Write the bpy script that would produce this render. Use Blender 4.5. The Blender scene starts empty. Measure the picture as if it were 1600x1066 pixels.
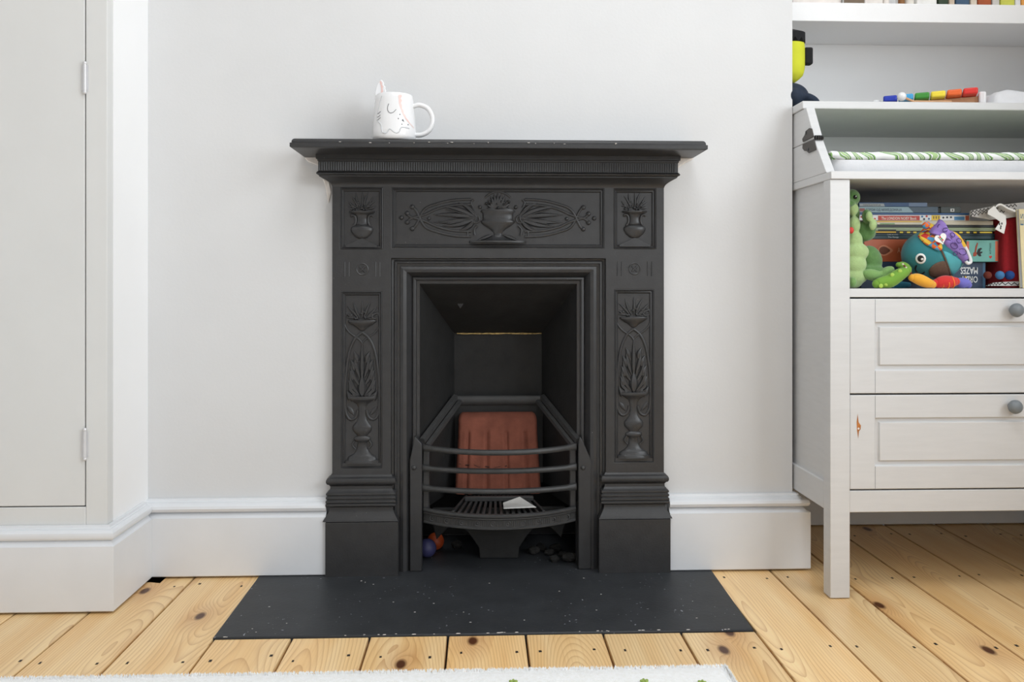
import bpy, bmesh, math, random
from mathutils import Vector, Matrix, noise as mnoise
random.seed(7)
S = bpy.context.scene
COL = S.collection
R = math.radians
PI = math.pi

# ------------------------------------------------------------------ camera, light, exposure
F, VX, HZ, CH, CD = 1300.0, 752.0, 445.0, 0.64, 1.865     # focal length in px (1600 wide), vanishing point, eye height, distance
TH = math.atan((800 - VX) / F)
cs, sn = math.cos(TH), math.sin(TH)
cam = bpy.data.cameras.new('camera')
camo = bpy.data.objects.new('camera', cam)
COL.objects.link(camo)
camo.location = (0, -CD, CH)
camo.rotation_euler = (PI / 2, 0, -TH)
cam.sensor_width = 36
cam.lens = 36 * F / 1600
cam.shift_y = -(533 - HZ) / 1600
cam.clip_start = 0.02
S.camera = camo

W = bpy.data.worlds.new('world')
S.world = W
W.use_nodes = True
W.node_tree.nodes['Background'].inputs[0].default_value = (0.93, 0.97, 1.0, 1)
W.node_tree.nodes['Background'].inputs[1].default_value = 0.2

def area(name, loc, rot, sx, sy, power, color=(1, 1, 1)):
    l = bpy.data.lights.new(name, 'AREA')
    l.shape = 'RECTANGLE'
    l.size, l.size_y, l.energy, l.color = sx, sy, power, color
    o = bpy.data.objects.new(name, l)
    COL.objects.link(o)
    o.location, o.rotation_euler = loc, rot
    return o
area('daylight_side_window', (2.05, -2.05, 1.60), (0, R(90), R(-28)), 1.5, 1.7, 68, (0.90, 0.955, 1.0))
area('daylight_rear_window', (0.55, -3.66, 1.10), (R(90), 0, 0), 1.5, 1.1, 11, (0.96, 0.98, 1.0))
area('added_overhead_fill', (0.25, -1.25, 2.50), (0, 0, 0), 0.9, 0.9, 20, (0.93, 0.965, 1.0))  # unseen fill light, added overhead to brighten the floor

vs = S.view_settings
vs.view_transform = 'Standard'
vs.look = 'None'
vs.gamma = 1
vs.use_curve_mapping = False
vs.exposure = -0.20

# ------------------------------------------------------------------ helpers
def at(px, py, Y):
    """world X, Z of photo point (px, py) on the plane y = Y"""
    u, v = (px - 800) / F, (HZ - py) / F
    t = (Y + CD) / (cs - sn * u)
    return (sn + cs * u) * t, CH + v * t

def ax(px, Y): return at(px, HZ, Y)[0]
def az(py, Y, px=800): return at(px, py, Y)[1]
def fl(px, py, Z=0.0):
    u, v = (px - 800) / F, (HZ - py) / F
    t = (Z - CH) / v
    return (sn + cs * u) * t, (cs - sn * u) * t - CD

def lin(c):
    out = []
    for v in c:
        v /= 255
        out.append(v / 12.92 if v <= 0.04045 else ((v + 0.055) / 1.055) ** 2.4)
    return out

def N(nt, typ, **kw):
    n = nt.nodes.new(typ)
    for k, v in kw.items():
        if k.startswith('i_'):
            n.inputs[k[2:].replace('_', ' ')].default_value = v
        else:
            setattr(n, k, v)
    return n

def math_(nt, op, a, b=None, c=None):
    n = nt.nodes.new('ShaderNodeMath')
    n.operation = op
    for i, v in enumerate((a, b, c)):
        if v is None: continue
        if isinstance(v, (int, float)): n.inputs[i].default_value = v
        else: nt.links.new(v, n.inputs[i])
    return n.outputs[0]

def mixc(nt, fac, a, b, blend='MIX'):
    n = nt.nodes.new('ShaderNodeMix')
    n.data_type = 'RGBA'
    n.blend_type = blend
    for i, v in ((0, fac), (6, a), (7, b)):
        if isinstance(v, (int, float)): n.inputs[i].default_value = v
        elif isinstance(v, (tuple, list)): n.inputs[i].default_value = (*v[:3], 1)
        else: nt.links.new(v, n.inputs[i])
    return n.outputs[2]

def maprange(nt, v, a, b, c=0.0, d=1.0):
    n = nt.nodes.new('ShaderNodeMapRange')
    nt.links.new(v, n.inputs[0])
    for i, x in enumerate((a, b, c, d)): n.inputs[i + 1].default_value = x
    return n.outputs[0]

def mat(name, rgb, rough=0.5, var=0.06, scale=30, bump=0.0, bscale=200, spec=0.5, specks=None, speck_scale=220, speck_th=0.74, sheen=0, metal=0, stretch=None):
    m = bpy.data.materials.new(name)
    m.use_nodes = True
    nt = m.node_tree
    b = nt.nodes['Principled BSDF']
    b.inputs['Roughness'].default_value = rough
    b.inputs['Specular IOR Level'].default_value = spec
    b.inputs['Metallic'].default_value = metal
    if sheen:
        b.inputs['Sheen Weight'].default_value = sheen
    c = lin(rgb)
    tc = nt.nodes.new('ShaderNodeTexCoord')
    vec = tc.outputs['Object']
    if stretch:
        mp = nt.nodes.new('ShaderNodeMapping')
        mp.inputs['Scale'].default_value = stretch
        nt.links.new(vec, mp.inputs[0])
        vec = mp.outputs[0]
    n = N(nt, 'ShaderNodeTexNoise', i_Scale=scale, i_Detail=4.0)
    nt.links.new(vec, n.inputs['Vector'])
    lo = [x * (1 - var) for x in c]
    hi = [min(1, x * (1 + var)) for x in c]
    f = maprange(nt, n.outputs[0], 0.3, 0.7)
    out = mixc(nt, f, lo, hi)
    if specks:
        n2 = N(nt, 'ShaderNodeTexNoise', i_Scale=speck_scale, i_Detail=1.0)
        nt.links.new(tc.outputs['Object'], n2.inputs['Vector'])
        n3 = N(nt, 'ShaderNodeTexNoise', i_Scale=9.0, i_Detail=1.0)
        nt.links.new(tc.outputs['Object'], n3.inputs['Vector'])
        s = math_(nt, 'MULTIPLY', maprange(nt, n2.outputs[0], speck_th, speck_th + 0.04), maprange(nt, n3.outputs[0], 0.45, 0.6))
        out = mixc(nt, s, out, lin(specks))
    nt.links.new(out, b.inputs['Base Color'])
    if bump:
        nb = N(nt, 'ShaderNodeTexNoise', i_Scale=bscale, i_Detail=3.0)
        nt.links.new(vec, nb.inputs['Vector'])
        bp = nt.nodes.new('ShaderNodeBump')
        bp.inputs['Strength'].default_value = bump
        bp.inputs['Distance'].default_value = 0.002
        nt.links.new(nb.outputs[0], bp.inputs['Height'])
        nt.links.new(bp.outputs[0], b.inputs['Normal'])
    return m

def pine():
    m = bpy.data.materials.new('varnished_pine')
    m.use_nodes = True
    nt = m.node_tree
    L = nt.links.new
    b = nt.nodes['Principled BSDF']
    tc = nt.nodes.new('ShaderNodeTexCoord')
    oi = nt.nodes.new('ShaderNodeObjectInfo')
    rnd = oi.outputs['Random']
    sep = nt.nodes.new('ShaderNodeSeparateXYZ')
    L(tc.outputs['Object'], sep.inputs[0])
    x, y = sep.outputs[0], sep.outputs[1]
    off = math_(nt, 'MULTIPLY', rnd, 57.0)
    def vec(sx, sy):
        c = nt.nodes.new('ShaderNodeCombineXYZ')
        L(math_(nt, 'MULTIPLY', x, sx), c.inputs[0])
        L(math_(nt, 'MULTIPLY', y, sy), c.inputs[1])
        L(off, c.inputs[2])
        return c.outputs[0]
    # knots
    vo = N(nt, 'ShaderNodeTexVoronoi', voronoi_dimensions='2D', i_Scale=1.0)
    kc = nt.nodes.new('ShaderNodeCombineXYZ')
    L(math_(nt, 'MULTIPLY_ADD', x, 9.0, off), kc.inputs[0])
    L(math_(nt, 'MULTIPLY_ADD', y, 4.6, math_(nt, 'MULTIPLY', off, 1.37)), kc.inputs[1])
    L(kc.outputs[0], vo.inputs['Vector'])
    sepc = nt.nodes.new('ShaderNodeSeparateColor')
    L(vo.outputs['Color'], sepc.inputs[0])
    gate = maprange(nt, sepc.outputs[0], 0.60, 0.62)
    dist = vo.outputs['Distance']
    halo = math_(nt, 'MULTIPLY', maprange(nt, dist, 0.0, 0.42, 1.0, 0.0), gate)
    core = math_(nt, 'MULTIPLY', maprange(nt, dist, 0.055, 0.105, 1.0, 0.0), gate)
    # growth rings of a flat-sawn board
    n1 = N(nt, 'ShaderNodeTexNoise', i_Scale=1.0, i_Detail=2.0)
    L(vec(3.5, 1.3), n1.inputs['Vector'])
    dep = math_(nt, 'MULTIPLY_ADD', n1.outputs[0], 0.17, -0.05)
    dep = math_(nt, 'ADD', dep, math_(nt, 'MULTIPLY', math_(nt, 'MULTIPLY', halo, halo), 0.035))
    xo = math_(nt, 'ADD', x, math_(nt, 'MULTIPLY_ADD', rnd, 0.16, -0.08))
    r = math_(nt, 'SQRT', math_(nt, 'ADD', math_(nt, 'MULTIPLY', xo, xo), math_(nt, 'MULTIPLY', dep, dep)))
    ring = math_(nt, 'FRACT', math_(nt, 'MULTIPLY', r, 190.0))
    ring = math_(nt, 'POWER', ring, 4.0)
    n2 = N(nt, 'ShaderNodeTexNoise', i_Scale=1.0, i_Detail=3.0)
    L(vec(22.0, 1.6), n2.inputs['Vector'])
    n3 = N(nt, 'ShaderNodeTexNoise', i_Scale=1.0, i_Detail=4.0)
    L(vec(300.0, 9.0), n3.inputs['Vector'])
    pale, amber, dark = lin((253, 222, 170)), lin((240, 196, 134)), lin((180, 122, 70))
    c = mixc(nt, maprange(nt, n2.outputs[0], 0.3, 0.7), pale, amber)
    c = mixc(nt, math_(nt, 'MULTIPLY', ring, 0.5), c, dark)
    c = mixc(nt, math_(nt, 'MULTIPLY', maprange(nt, n3.outputs[0], 0.45, 0.7), 0.16), c, dark)
    c = mixc(nt, math_(nt, 'MULTIPLY', halo, 0.45), c, lin((176, 112, 62)))
    c = mixc(nt, core, c, lin((84, 48, 28)))
    tint = nt.nodes.new('ShaderNodeHueSaturation')
    L(math_(nt, 'MULTIPLY_ADD', rnd, 0.16, 0.93), tint.inputs['Value'])
    L(c, tint.inputs['Color'])
    L(tint.outputs[0], b.inputs['Base Color'])
    b.inputs['Roughness'].default_value = 0.34
    b.inputs['Specular IOR Level'].default_value = 0.45
    bp = nt.nodes.new('ShaderNodeBump')
    bp.inputs['Strength'].default_value = 0.15
    bp.inputs['Distance'].default_value = 0.001
    L(n3.outputs[0], bp.inputs['Height'])
    L(bp.outputs[0], b.inputs['Normal'])
    return m

def leafprint():
    m = bpy.data.materials.new('jungle_print')
    m.use_nodes = True
    nt = m.node_tree
    b = nt.nodes['Principled BSDF']
    tc = nt.nodes.new('ShaderNodeTexCoord')
    mp = nt.nodes.new('ShaderNodeMapping')
    mp.inputs['Scale'].default_value = (16, 16, 22)
    mp.inputs['Rotation'].default_value = (0, R(40), 0)
    nt.links.new(tc.outputs['Object'], mp.inputs[0])
    w = N(nt, 'ShaderNodeTexWave', i_Scale=0.8, i_Distortion=9.0, i_Detail=1.0)
    w.inputs['Detail Scale'].default_value = 1.2
    nt.links.new(mp.outputs[0], w.inputs['Vector'])
    r = nt.nodes.new('ShaderNodeValToRGB')
    r.color_ramp.interpolation = 'CONSTANT'
    e = r.color_ramp.elements
    e[0].position, e[0].color = 0, (*lin((240, 242, 240)), 1)
    e[1].position, e[1].color = 0.4, (*lin((150, 190, 120)), 1)
    for p, c in ((0.58, (106, 150, 82)), (0.72, (88, 100, 100)), (0.8, (238, 240, 236)), (0.9, (170, 200, 140))):
        k = e.new(p)
        k.color = (*lin(c), 1)
    nt.links.new(w.outputs[0], r.inputs[0])
    nt.links.new(r.outputs[0], b.inputs['Base Color'])
    b.inputs['Roughness'].default_value = 0.7
    return m

def checker(name, c1, c2, c3, c4, sc):
    m = bpy.data.materials.new(name)
    m.use_nodes = True
    nt = m.node_tree
    b = nt.nodes['Principled BSDF']
    tc = nt.nodes.new('ShaderNodeTexCoord')
    mp = nt.nodes.new('ShaderNodeMapping')
    mp.inputs['Rotation'].default_value = (0, R(40), 0)
    nt.links.new(tc.outputs['Object'], mp.inputs[0])
    a = N(nt, 'ShaderNodeTexChecker', i_Scale=sc)
    nt.links.new(mp.outputs[0], a.inputs['Vector'])
    a2 = N(nt, 'ShaderNodeTexVoronoi', i_Scale=sc * 0.9)
    nt.links.new(mp.outputs[0], a2.inputs['Vector'])
    sp = nt.nodes.new('ShaderNodeSeparateColor')
    nt.links.new(a2.outputs['Color'], sp.inputs[0])
    g = maprange(nt, sp.outputs[0], 0.5, 0.52)
    ca = mixc(nt, g, lin(c1), lin(c2))
    cb = mixc(nt, g, lin(c3), lin(c4))
    nt.links.new(mixc(nt, a.outputs['Fac'], ca, cb), b.inputs['Base Color'])
    b.inputs['Roughness'].default_value = 0.8
    return m

M = {}
M['white'] = mat('light_boosted_white', (246, 246, 246), 0.5, 0.01, 6, 0.08, 160, 0.35)  # whiter than the wall paint: extra brightness put into the colour in place of light
M['wall'] = mat('white_wall_paint', (215, 215, 215), 0.62, 0.015, 6, 0.10, 160, 0.3)
M['trim'] = mat('white_gloss_trim', (224, 226, 229), 0.34, 0.02, 12, 0.10, 60, 0.45)
M['cup'] = mat('off_white_cupboard_paint', (219, 219, 217), 0.42, 0.015, 8, 0.06, 90, 0.4)
M['ceil'] = mat('white_ceiling_paint', (240, 240, 240), 0.8, 0.01, 6)
M['pine'] = pine()
M['sub'] = mat('dark_subfloor', (26, 18, 12), 0.9, 0.2, 30)
M['nail'] = mat('dark_nail', (34, 24, 20), 0.7, 0.2, 300)
M['iron'] = mat('black_iron_paint', (52, 52, 53), 0.36, 0.10, 40, 0.12, 260, 0.42, specks=(190, 190, 188), speck_scale=330, speck_th=0.80)
M['soot'] = mat('sooty_black_iron', (40, 40, 40), 0.62, 0.15, 30, 0.2, 180, 0.3)
M['grate'] = mat('grate_iron', (58, 58, 58), 0.5, 0.12, 50, 0.2, 220, 0.45)
M['hearth'] = mat('black_hearth_paint', (50, 52, 55), 0.5, 0.16, 14, 0.15, 140, 0.35, specks=(170, 172, 180), speck_scale=150, speck_th=0.74)
M['brick'] = mat('terracotta_fireclay', (118, 70, 56), 0.9, 0.2, 26, 0.5, 240, 0.2)
M['crack'] = mat('dark_crack', (40, 22, 18), 0.9)
M['paper'] = mat('white_paper', (236, 236, 232), 0.7, 0.02)
M['mortar'] = mat('old_mortar', (176, 150, 96), 0.9, 0.5, 120, 0.6, 200)
M['plaster'] = mat('bare_plaster', (234, 228, 222), 0.85, 0.06, 60, 0.6, 120)
M['chrome'] = mat('painted_hinge', (214, 214, 216), 0.3, 0.03, metal=0.3)
M['dark'] = mat('dark_gap', (20, 20, 20), 0.9)
M['dress'] = mat('white_lacquered_wood', (212, 212, 212), 0.38, 0.025, 14, 0.05, 120, 0.4, stretch=(1, 1, 8))
M['dressin'] = mat('cabinet_back_board', (206, 206, 204), 0.55, 0.03, 14)
M['knob'] = mat('grey_knob', (118, 124, 128), 0.4, 0.04)
M['chip'] = mat('bare_wood_chip', (178, 112, 56), 0.8, 0.35, 90)
M['hinge'] = mat('dark_bronze_hinge', (62, 58, 54), 0.45, 0.08)
M['black'] = mat('black_plastic', (24, 24, 25), 0.45, 0.1)
M['jungle'] = leafprint()
M['padgrey'] = mat('pale_grey_cotton', (222, 222, 224), 0.85, 0.03, 40, 0.2, 200)
M['porc'] = mat('white_glazed_ceramic', (233, 233, 234), 0.12, 0.01, 20, 0, 0, 0.5)
M['porcgrey'] = mat('pale_grey_glaze', (204, 206, 208), 0.15, 0.01, 20)
M['ink'] = mat('grey_glaze_line', (84, 86, 90), 0.4)
M['pink'] = mat('pink_glaze', (234, 198, 192), 0.3, 0.04)
M['rug'] = mat('cream_rug_pile', (254, 253, 250), 0.95, 0.07, 120, 0.6, 400, 0.1, sheen=0.3)
M['leafg'] = mat('green_rug_motif', (150, 172, 90), 0.95, 0.2, 200)
def cm(name, rgb, rough=0.6, **k):
    if name not in M: M[name] = mat(name, rgb, rough, **k)
    return M[name]

wo = {}      # world origin of every object
class MB:
    def __init__(s): s.v, s.f, s.mi = [], [], []
    def add(s, v, f, mi=0):
        o = len(s.v)
        s.v += [tuple(p) for p in v]
        s.f += [[o + i for i in q] for q in f]
        s.mi += [mi] * len(f)
        return s
    def box(s, x0, x1, y0, y1, z0, z1, mi=0):
        v = [(x, y, z) for z in (z0, z1) for y in (y0, y1) for x in (x0, x1)]
        return s.add(v, [(0, 2, 3, 1), (4, 5, 7, 6), (0, 1, 5, 4), (2, 6, 7, 3), (0, 4, 6, 2), (1, 3, 7, 5)], mi)
    def prism(s, poly, y0, y1, axis='y', mi=0):
        """extrude a 2-D polygon: (x,z) along y, (y,z) along x, or (x,y) along z"""
        n = len(poly)
        def p(a, b, t):
            return (a, t, b) if axis == 'y' else ((t, a, b) if axis == 'x' else (a, b, t))
        v = [p(a, b, y0) for a, b in poly] + [p(a, b, y1) for a, b in poly]
        f = [list(range(n)), list(range(2 * n - 1, n - 1, -1))] + [(i, (i + 1) % n, n + (i + 1) % n, n + i) for i in range(n)]
        return s.add(v, f, mi)
    def loft(s, rings, closed=True, caps=True, mi=0):
        n = len(rings[0])
        v = [p for r in rings for p in r]
        f = []
        for k in range(len(rings) - 1):
            for i in range(n if closed else n - 1):
                j = (i + 1) % n
                f.append((k * n + i, k * n + j, (k + 1) * n + j, (k + 1) * n + i))
        if caps and closed:
            f += [list(range(n)), list(range((len(rings) - 1) * n + n - 1, (len(rings) - 1) * n - 1, -1))]
        return s.add(v, f, mi)
    def tube(s, pts, r, n=8, closed=False, squash=(1, 1, 1), mi=0):
        P = [Vector(p) for p in pts]
        k = len(P)
        rr = r if isinstance(r, (list, tuple)) else [r] * k
        rings = []
        up = None
        for i in range(k):
            a = P[(i - 1) % k] if (closed or i > 0) else P[i]
            b = P[(i + 1) % k] if (closed or i < k - 1) else P[i]
            t = (b - a).normalized()
            if up is None:
                up = Vector((0, -1, 0)) if abs(t.y) < 0.9 else Vector((0, 0, 1))
            u = (up - t * up.dot(t)).normalized()
            w = t.cross(u)
            up = u
            rings.append([P[i] + Vector([c * q for c, q in zip((u * math.cos(2 * PI * j / n) + w * math.sin(2 * PI * j / n)) * rr[i], squash)]) for j in range(n)])
        if closed:
            rings.append(rings[0])
            return s.loft(rings, True, False, mi)
        return s.loft(rings, True, True, mi)
    def lathe(s, prof, c, n=32, mi=0, a0=0, a1=2 * PI, sy=1.0, axis='z'):
        full = abs(a1 - a0 - 2 * PI) < 1e-6
        m = n if full else n + 1
        rings = []
        for r, z in prof:
            ring = []
            for j in range(m):
                a = a0 + (a1 - a0) * j / n
                if axis == 'z': ring.append((c[0] + r * math.cos(a), c[1] + r * math.sin(a) * sy, c[2] + z))
                else: ring.append((c[0] + r * math.cos(a), c[1] + z, c[2] + r * math.sin(a)))
            rings.append(ring)
        return s.loft(rings, full, False, mi)
    def ball(s, c, r, n=12, rot=None, mi=0):
        rx, ry, rz = r if isinstance(r, (tuple, list)) else (r, r, r)
        mt = rot.to_matrix() if rot is not None else None
        v, f = [], []
        for i in range(n + 1):
            ph = PI * i / n
            for j in range(2 * n):
                a = PI * j / n
                p = Vector((rx * math.sin(ph) * math.cos(a), ry * math.sin(ph) * math.sin(a), rz * math.cos(ph)))
                if mt: p = mt @ p
                v.append(p + Vector(c))
        m = 2 * n
        for i in range(n):
            for j in range(m):
                f.append((i * m + j, (i + 1) * m + j, (i + 1) * m + (j + 1) % m, i * m + (j + 1) % m))
        return s.add(v, f, mi)
    def wrap(s, prof, xl, xr, yf, yb, mi=0, closed=False):
        """moulding swept round left side, front, right side; prof = (out, z)"""
        rings = []
        for o, z in prof:
            rings.append([(xl - o, yb, z), (xl - o, yf - o, z), (xr + o, yf - o, z), (xr + o, yb, z)])
        return s.loft(rings, False, False, mi)
    def fan(s, pts, mi=0):
        return s.add(pts, [list(range(len(pts)))], mi)
    # --- relief ornament on the plane y = yp, facing -y
    def rleaf(s, p0, p1, w, h, yp, bend=0.0, n=8, mi=0):
        a, b = Vector(p0), Vector(p1)
        d = b - a
        nrm = Vector((-d.y, d.x)).normalized()
        rings = []
        for i in range(n + 1):
            t = i / n
            c = a + d * t + nrm * bend * math.sin(PI * t)
            ww = w * (math.sin(PI * min(1, t ** 0.8)) * 0.95 + 0.05) * 0.5
            hh = h * (0.35 + 0.65 * math.sin(PI * (0.15 + 0.8 * t)))
            ring = []
            for j in range(5):
                q = -1 + j / 2
                hy = hh * (1 - q * q) * (1.0 if j != 2 else 0.72)
                pt = c + nrm * ww * q
                ring.append((pt.x, yp - hy, pt.y))
            rings.append(ring)
        return s.loft(rings, False, False, mi)
    def rtube(s, pts, r, yp, sq=0.8, mi=0):
        pp = smooth2(pts)
        return s.tube([(x, yp, z) for x, z in pp], r, 8, False, (1, sq, 1), mi)
    def rlathe(s, prof, cx, yp, sy=0.5, mi=0):
        return s.lathe(prof, (cx, yp, 0), 14, mi, PI, 2 * PI, sy)
    def rball(s, x, z, r, yp, h=None, mi=0):
        return s.ball((x, yp, z), (r, h or r * 0.7, r), 6, None, mi)
    def build(s, name, material, parent=None, label=None, origin=None, smooth=True, bevel=0, seg=2, angle=38, kind=None, sub=0, solid=0):
        me = bpy.data.meshes.new(name)
        po = wo[parent] if parent is not None else Vector((0, 0, 0))
        o = Vector(origin) if origin is not None else (po if parent is not None else Vector((0, 0, 0)))
        me.from_pydata([tuple(Vector(p) - o) for p in s.v], [], s.f)
        mats = material if isinstance(material, (list, tuple)) else [material]
        for m in mats: me.materials.append(m)
        me.polygons.foreach_set('material_index', s.mi)
        bm = bmesh.new()
        bm.from_mesh(me)
        bmesh.ops.remove_doubles(bm, verts=bm.verts, dist=1e-6)
        bmesh.ops.recalc_face_normals(bm, faces=bm.faces)
        bm.to_mesh(me)
        bm.free()
        if smooth:
            me.polygons.foreach_set('use_smooth', [True] * len(me.polygons))
            me.set_sharp_from_angle(angle=R(angle))
        ob = bpy.data.objects.new(name, me)
        COL.objects.link(ob)
        ob.location = o - po
        wo[ob] = o
        if parent is not None: ob.parent = parent
        if label: ob['label'] = label
        if kind: ob['kind'] = kind
        if solid:
            md = ob.modifiers.new('thickness', 'SOLIDIFY')
            md.thickness = solid
            md.offset = 0
        if sub:
            md = ob.modifiers.new('subdivision', 'SUBSURF')
            md.levels = md.render_levels = sub
        if bevel:
            md = ob.modifiers.new('bevel', 'BEVEL')
            md.width, md.segments, md.limit_method, md.angle_limit = bevel, seg, 'ANGLE', R(35)
            md.harden_normals = False
        return ob

def smooth2(pts, k=5):
    """Catmull-Rom through 2-D or 3-D points"""
    P = [Vector(p) for p in pts]
    if len(P) < 3: return P
    out = []
    for i in range(len(P) - 1):
        p0, p1, p2, p3 = P[max(i - 1, 0)], P[i], P[i + 1], P[min(i + 2, len(P) - 1)]
        for j in range(k):
            t = j / k
            out.append(0.5 * ((2 * p1) + (p2 - p0) * t + (2 * p0 - 5 * p1 + 4 * p2 - p3) * t * t + (3 * p1 - p0 - 3 * p2 + p3) * t ** 3))
    out.append(P[-1])
    return out

def thing(name, loc, label, cat, group=None):
    o = bpy.data.objects.new(name, None)
    COL.objects.link(o)
    o.location = loc
    o.empty_display_size = 0.05
    wo[o] = Vector(loc)
    o['label'], o['category'] = label, cat
    if group: o['group'] = group
    return o
def tag(o, label, cat, group=None):
    o['label'], o['category'] = label, cat
    if group: o['group'] = group
    return o
def struct(o):
    o['kind'] = 'structure'
    return o
def blend_mesh(ob, voxel=0.003, it=6):
    md = ob.modifiers.new('remesh', 'REMESH')
    md.mode, md.voxel_size, md.use_smooth_shade = 'VOXEL', voxel, True
    md = ob.modifiers.new('smooth', 'SMOOTH')
    md.iterations, md.factor = it, 0.5
    return ob

def text(body, x0, x1, z0, z1, Y, material, parent, flip=False, name='title_lettering', vertical=False, depth=0.0002, bold=0.0):
    cu = bpy.data.curves.new(name, 'FONT')
    cu.body = body
    cu.extrude = 0.0
    cu.offset = bold
    cu.resolution_u = 2
    tmp = bpy.data.objects.new('tmp_text', cu)
    COL.objects.link(tmp)
    dg = bpy.context.evaluated_depsgraph_get()
    me = bpy.data.meshes.new_from_object(tmp.evaluated_get(dg))
    bpy.data.objects.remove(tmp)
    vv = [v.co.copy() for v in me.vertices]
    fs = [list(p.vertices) for p in me.polygons]
    bpy.data.meshes.remove(me)
    if not vv: return None
    if vertical: vv = [Vector((-v.y, v.x, 0)) for v in vv]
    if flip: vv = [Vector((-v.x, -v.y, 0)) for v in vv]
    a0, a1 = min(v.x for v in vv), max(v.x for v in vv)
    b0, b1 = min(v.y for v in vv), max(v.y for v in vv)
    mb = MB()
    mb.add([(x0 + (v.x - a0) / (a1 - a0) * (x1 - x0), Y, z0 + (v.y - b0) / (b1 - b0) * (z1 - z0)) for v in vv], fs)
    return mb.build(name, material, parent, smooth=False)

def plate(mb, xs, zs, depth, yb=None):
    """relief of rectangular cells; depth(cx, cz) -> y of that cell's face or None for a hole"""
    D = {}
    for i in range(len(xs) - 1):
        for j in range(len(zs) - 1):
            D[i, j] = depth((xs[i] + xs[i + 1]) / 2, (zs[j] + zs[j + 1]) / 2)
    for (i, j), y in D.items():
        x0, x1, z0, z1 = xs[i], xs[i + 1], zs[j], zs[j + 1]
        if y is not None:
            mb.fan([(x0, y, z0), (x1, y, z0), (x1, y, z1), (x0, y, z1)])
        for di, dj, e in ((1, 0, ((x1, z0), (x1, z1))), (0, 1, ((x0, z1), (x1, z1))), (-1, 0, ((x0, z0), (x0, z1))), (0, -1, ((x0, z0), (x1, z0)))):
            q = D.get((i + di, j + dj), 'out')
            if y is None: continue
            if q == 'out' or q is None:
                yy = yb
            else:
                if (di, dj) in ((-1, 0), (0, -1)) or q == y: continue
                yy = q
            if yy is None: continue
            (a, b), (c, d) = e
            mb.fan([(a, y, b), (c, y, d), (c, yy, d), (a, yy, b)])
    return mb

# ------------------------------------------------------------------ the room
XL, XR, YB, YF, ZC = -1.46, 1.492, 0.325, -3.60, 2.55
CL, CR = -0.745, 0.706                                # chimney breast left / right
fxl, fxr = ax(519, -0.022), ax(1037.5, -0.022)        # fireplace casing edges
FOX0, FOX1, FOZ = ax(600, 0), ax(958, 0), 0.70        # rough opening in the breast

floor = struct(MB().box(XL - .05, XR + .05, YF - .05, YB + .05, -0.06, -0.022).build('floor', M['sub']))
seams = [-1.46, -1.33, -1.19, -1.048, -0.906, -0.765, -0.626, -0.482, -0.342, -0.202, -0.0605, 0.081, 0.223, 0.367, 0.506, 0.646, 0.785, 0.925, 1.072, 1.21, 1.357, 1.492]
HX0, HX1, HYF = -0.4845, 0.503, -0.345
pid = 0
for i in range(len(seams) - 1):
    a, b = seams[i] + 0.0019, seams[i + 1] - 0.0019
    if 6 < i < 14 and seams[i] > -0.49 and seams[i + 1] < 0.51:
        y1 = HYF - 0.001
    elif b < CL or b > CR:
        y1 = 0.32
    else:
        y1 = 0.0
    joints = [-3.6, -1.3 - 0.35 * (i % 3), y1]
    for j in range(2):
        ya, yb2 = joints[j] + 0.001, joints[j + 1] - 0.001
        mb = MB()
        zt = random.uniform(-0.0006, 0.0004)
        if j == 1 and 5 == i:          # mouse hole in the corner by the cupboard
            mb.prism([(a, ya), (b, ya), (b, yb2), (-0.690, yb2), (-0.690, -0.052), (-0.712, -0.046), (a, -0.05)], -0.022, zt, 'z')
        else:
            mb.box(a, b, ya, yb2, -0.022, zt)
        c = ((a + b) / 2, -0.6 if j else -2.4, 0)
        pl = mb.build('plank', M['pine'], floor, origin=c, bevel=0.0012, seg=1)
        if j == 1:
            for yr in (-0.425, -0.075, 0.22):
                if yr > y1 - 0.03: continue
                for q in (0.022, -0.022):
                    nx = (a if q > 0 else b) + q + random.uniform(-.006, .006)
                    ny = yr + random.uniform(-.014, .014)
                    w, l = random.uniform(.0018, .0028), random.uniform(.003, .0045)
                    k = MB().prism([(nx - w, ny - l), (nx + w, ny - l * .8), (nx + w * .8, ny + l), (nx - w, ny + l * .9)], zt - 0.003, zt + 0.0004, 'z')
                    k.build('nail', M['nail'], pl)

# chimney breast with a recess behind the fireplace
mb = MB()
mb.box(CL, FOX0, 0, YB, 0, ZC).box(FOX1, CR, 0, YB, 0, ZC).box(FOX0, FOX1, 0, YB, FOZ, ZC).box(FOX0, FOX1, 0.262, YB, 0, FOZ)
wall_ch = struct(mb.build('wall_chimney', M['wall'], smooth=False))
struct(MB().box(XL, XR, YB, YB + 0.1, 0, ZC).build('wall_back', M['white'], smooth=False))  # alcove wall lightened by colour where the lamps leave it too dark
struct(MB().box(XL - 0.1, XL, YF, YB, 0, ZC).build('wall_left', M['wall'], smooth=False))
# right wall with its window opening
WY0, WY1, WZ0, WZ1 = -2.70, -0.75, 0.75, 2.38
mb = MB().box(XR, XR + .1, WY1, YB, 0, ZC).box(XR, XR + .1, YF, WY0, 0, ZC).box(XR, XR + .1, WY0, WY1, 0, WZ0).box(XR, XR + .1, WY0, WY1, WZ1, ZC)
struct(mb.build('wall_right', M['wall'], smooth=False))
mb = MB()
for z in (WZ0, (WZ0 + WZ1) / 2 - .02, WZ1 - .04): mb.box(XR + .05, XR + .09, WY0, WY1, z, z + .04)
for y in (WY0, (WY0 + WY1) / 2 - .02, WY1 - .04): mb.box(XR + .05, XR + .09, y, y + .04, WZ0, WZ1)
struct(mb.build('window_1', M['trim'], smooth=False))
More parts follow.
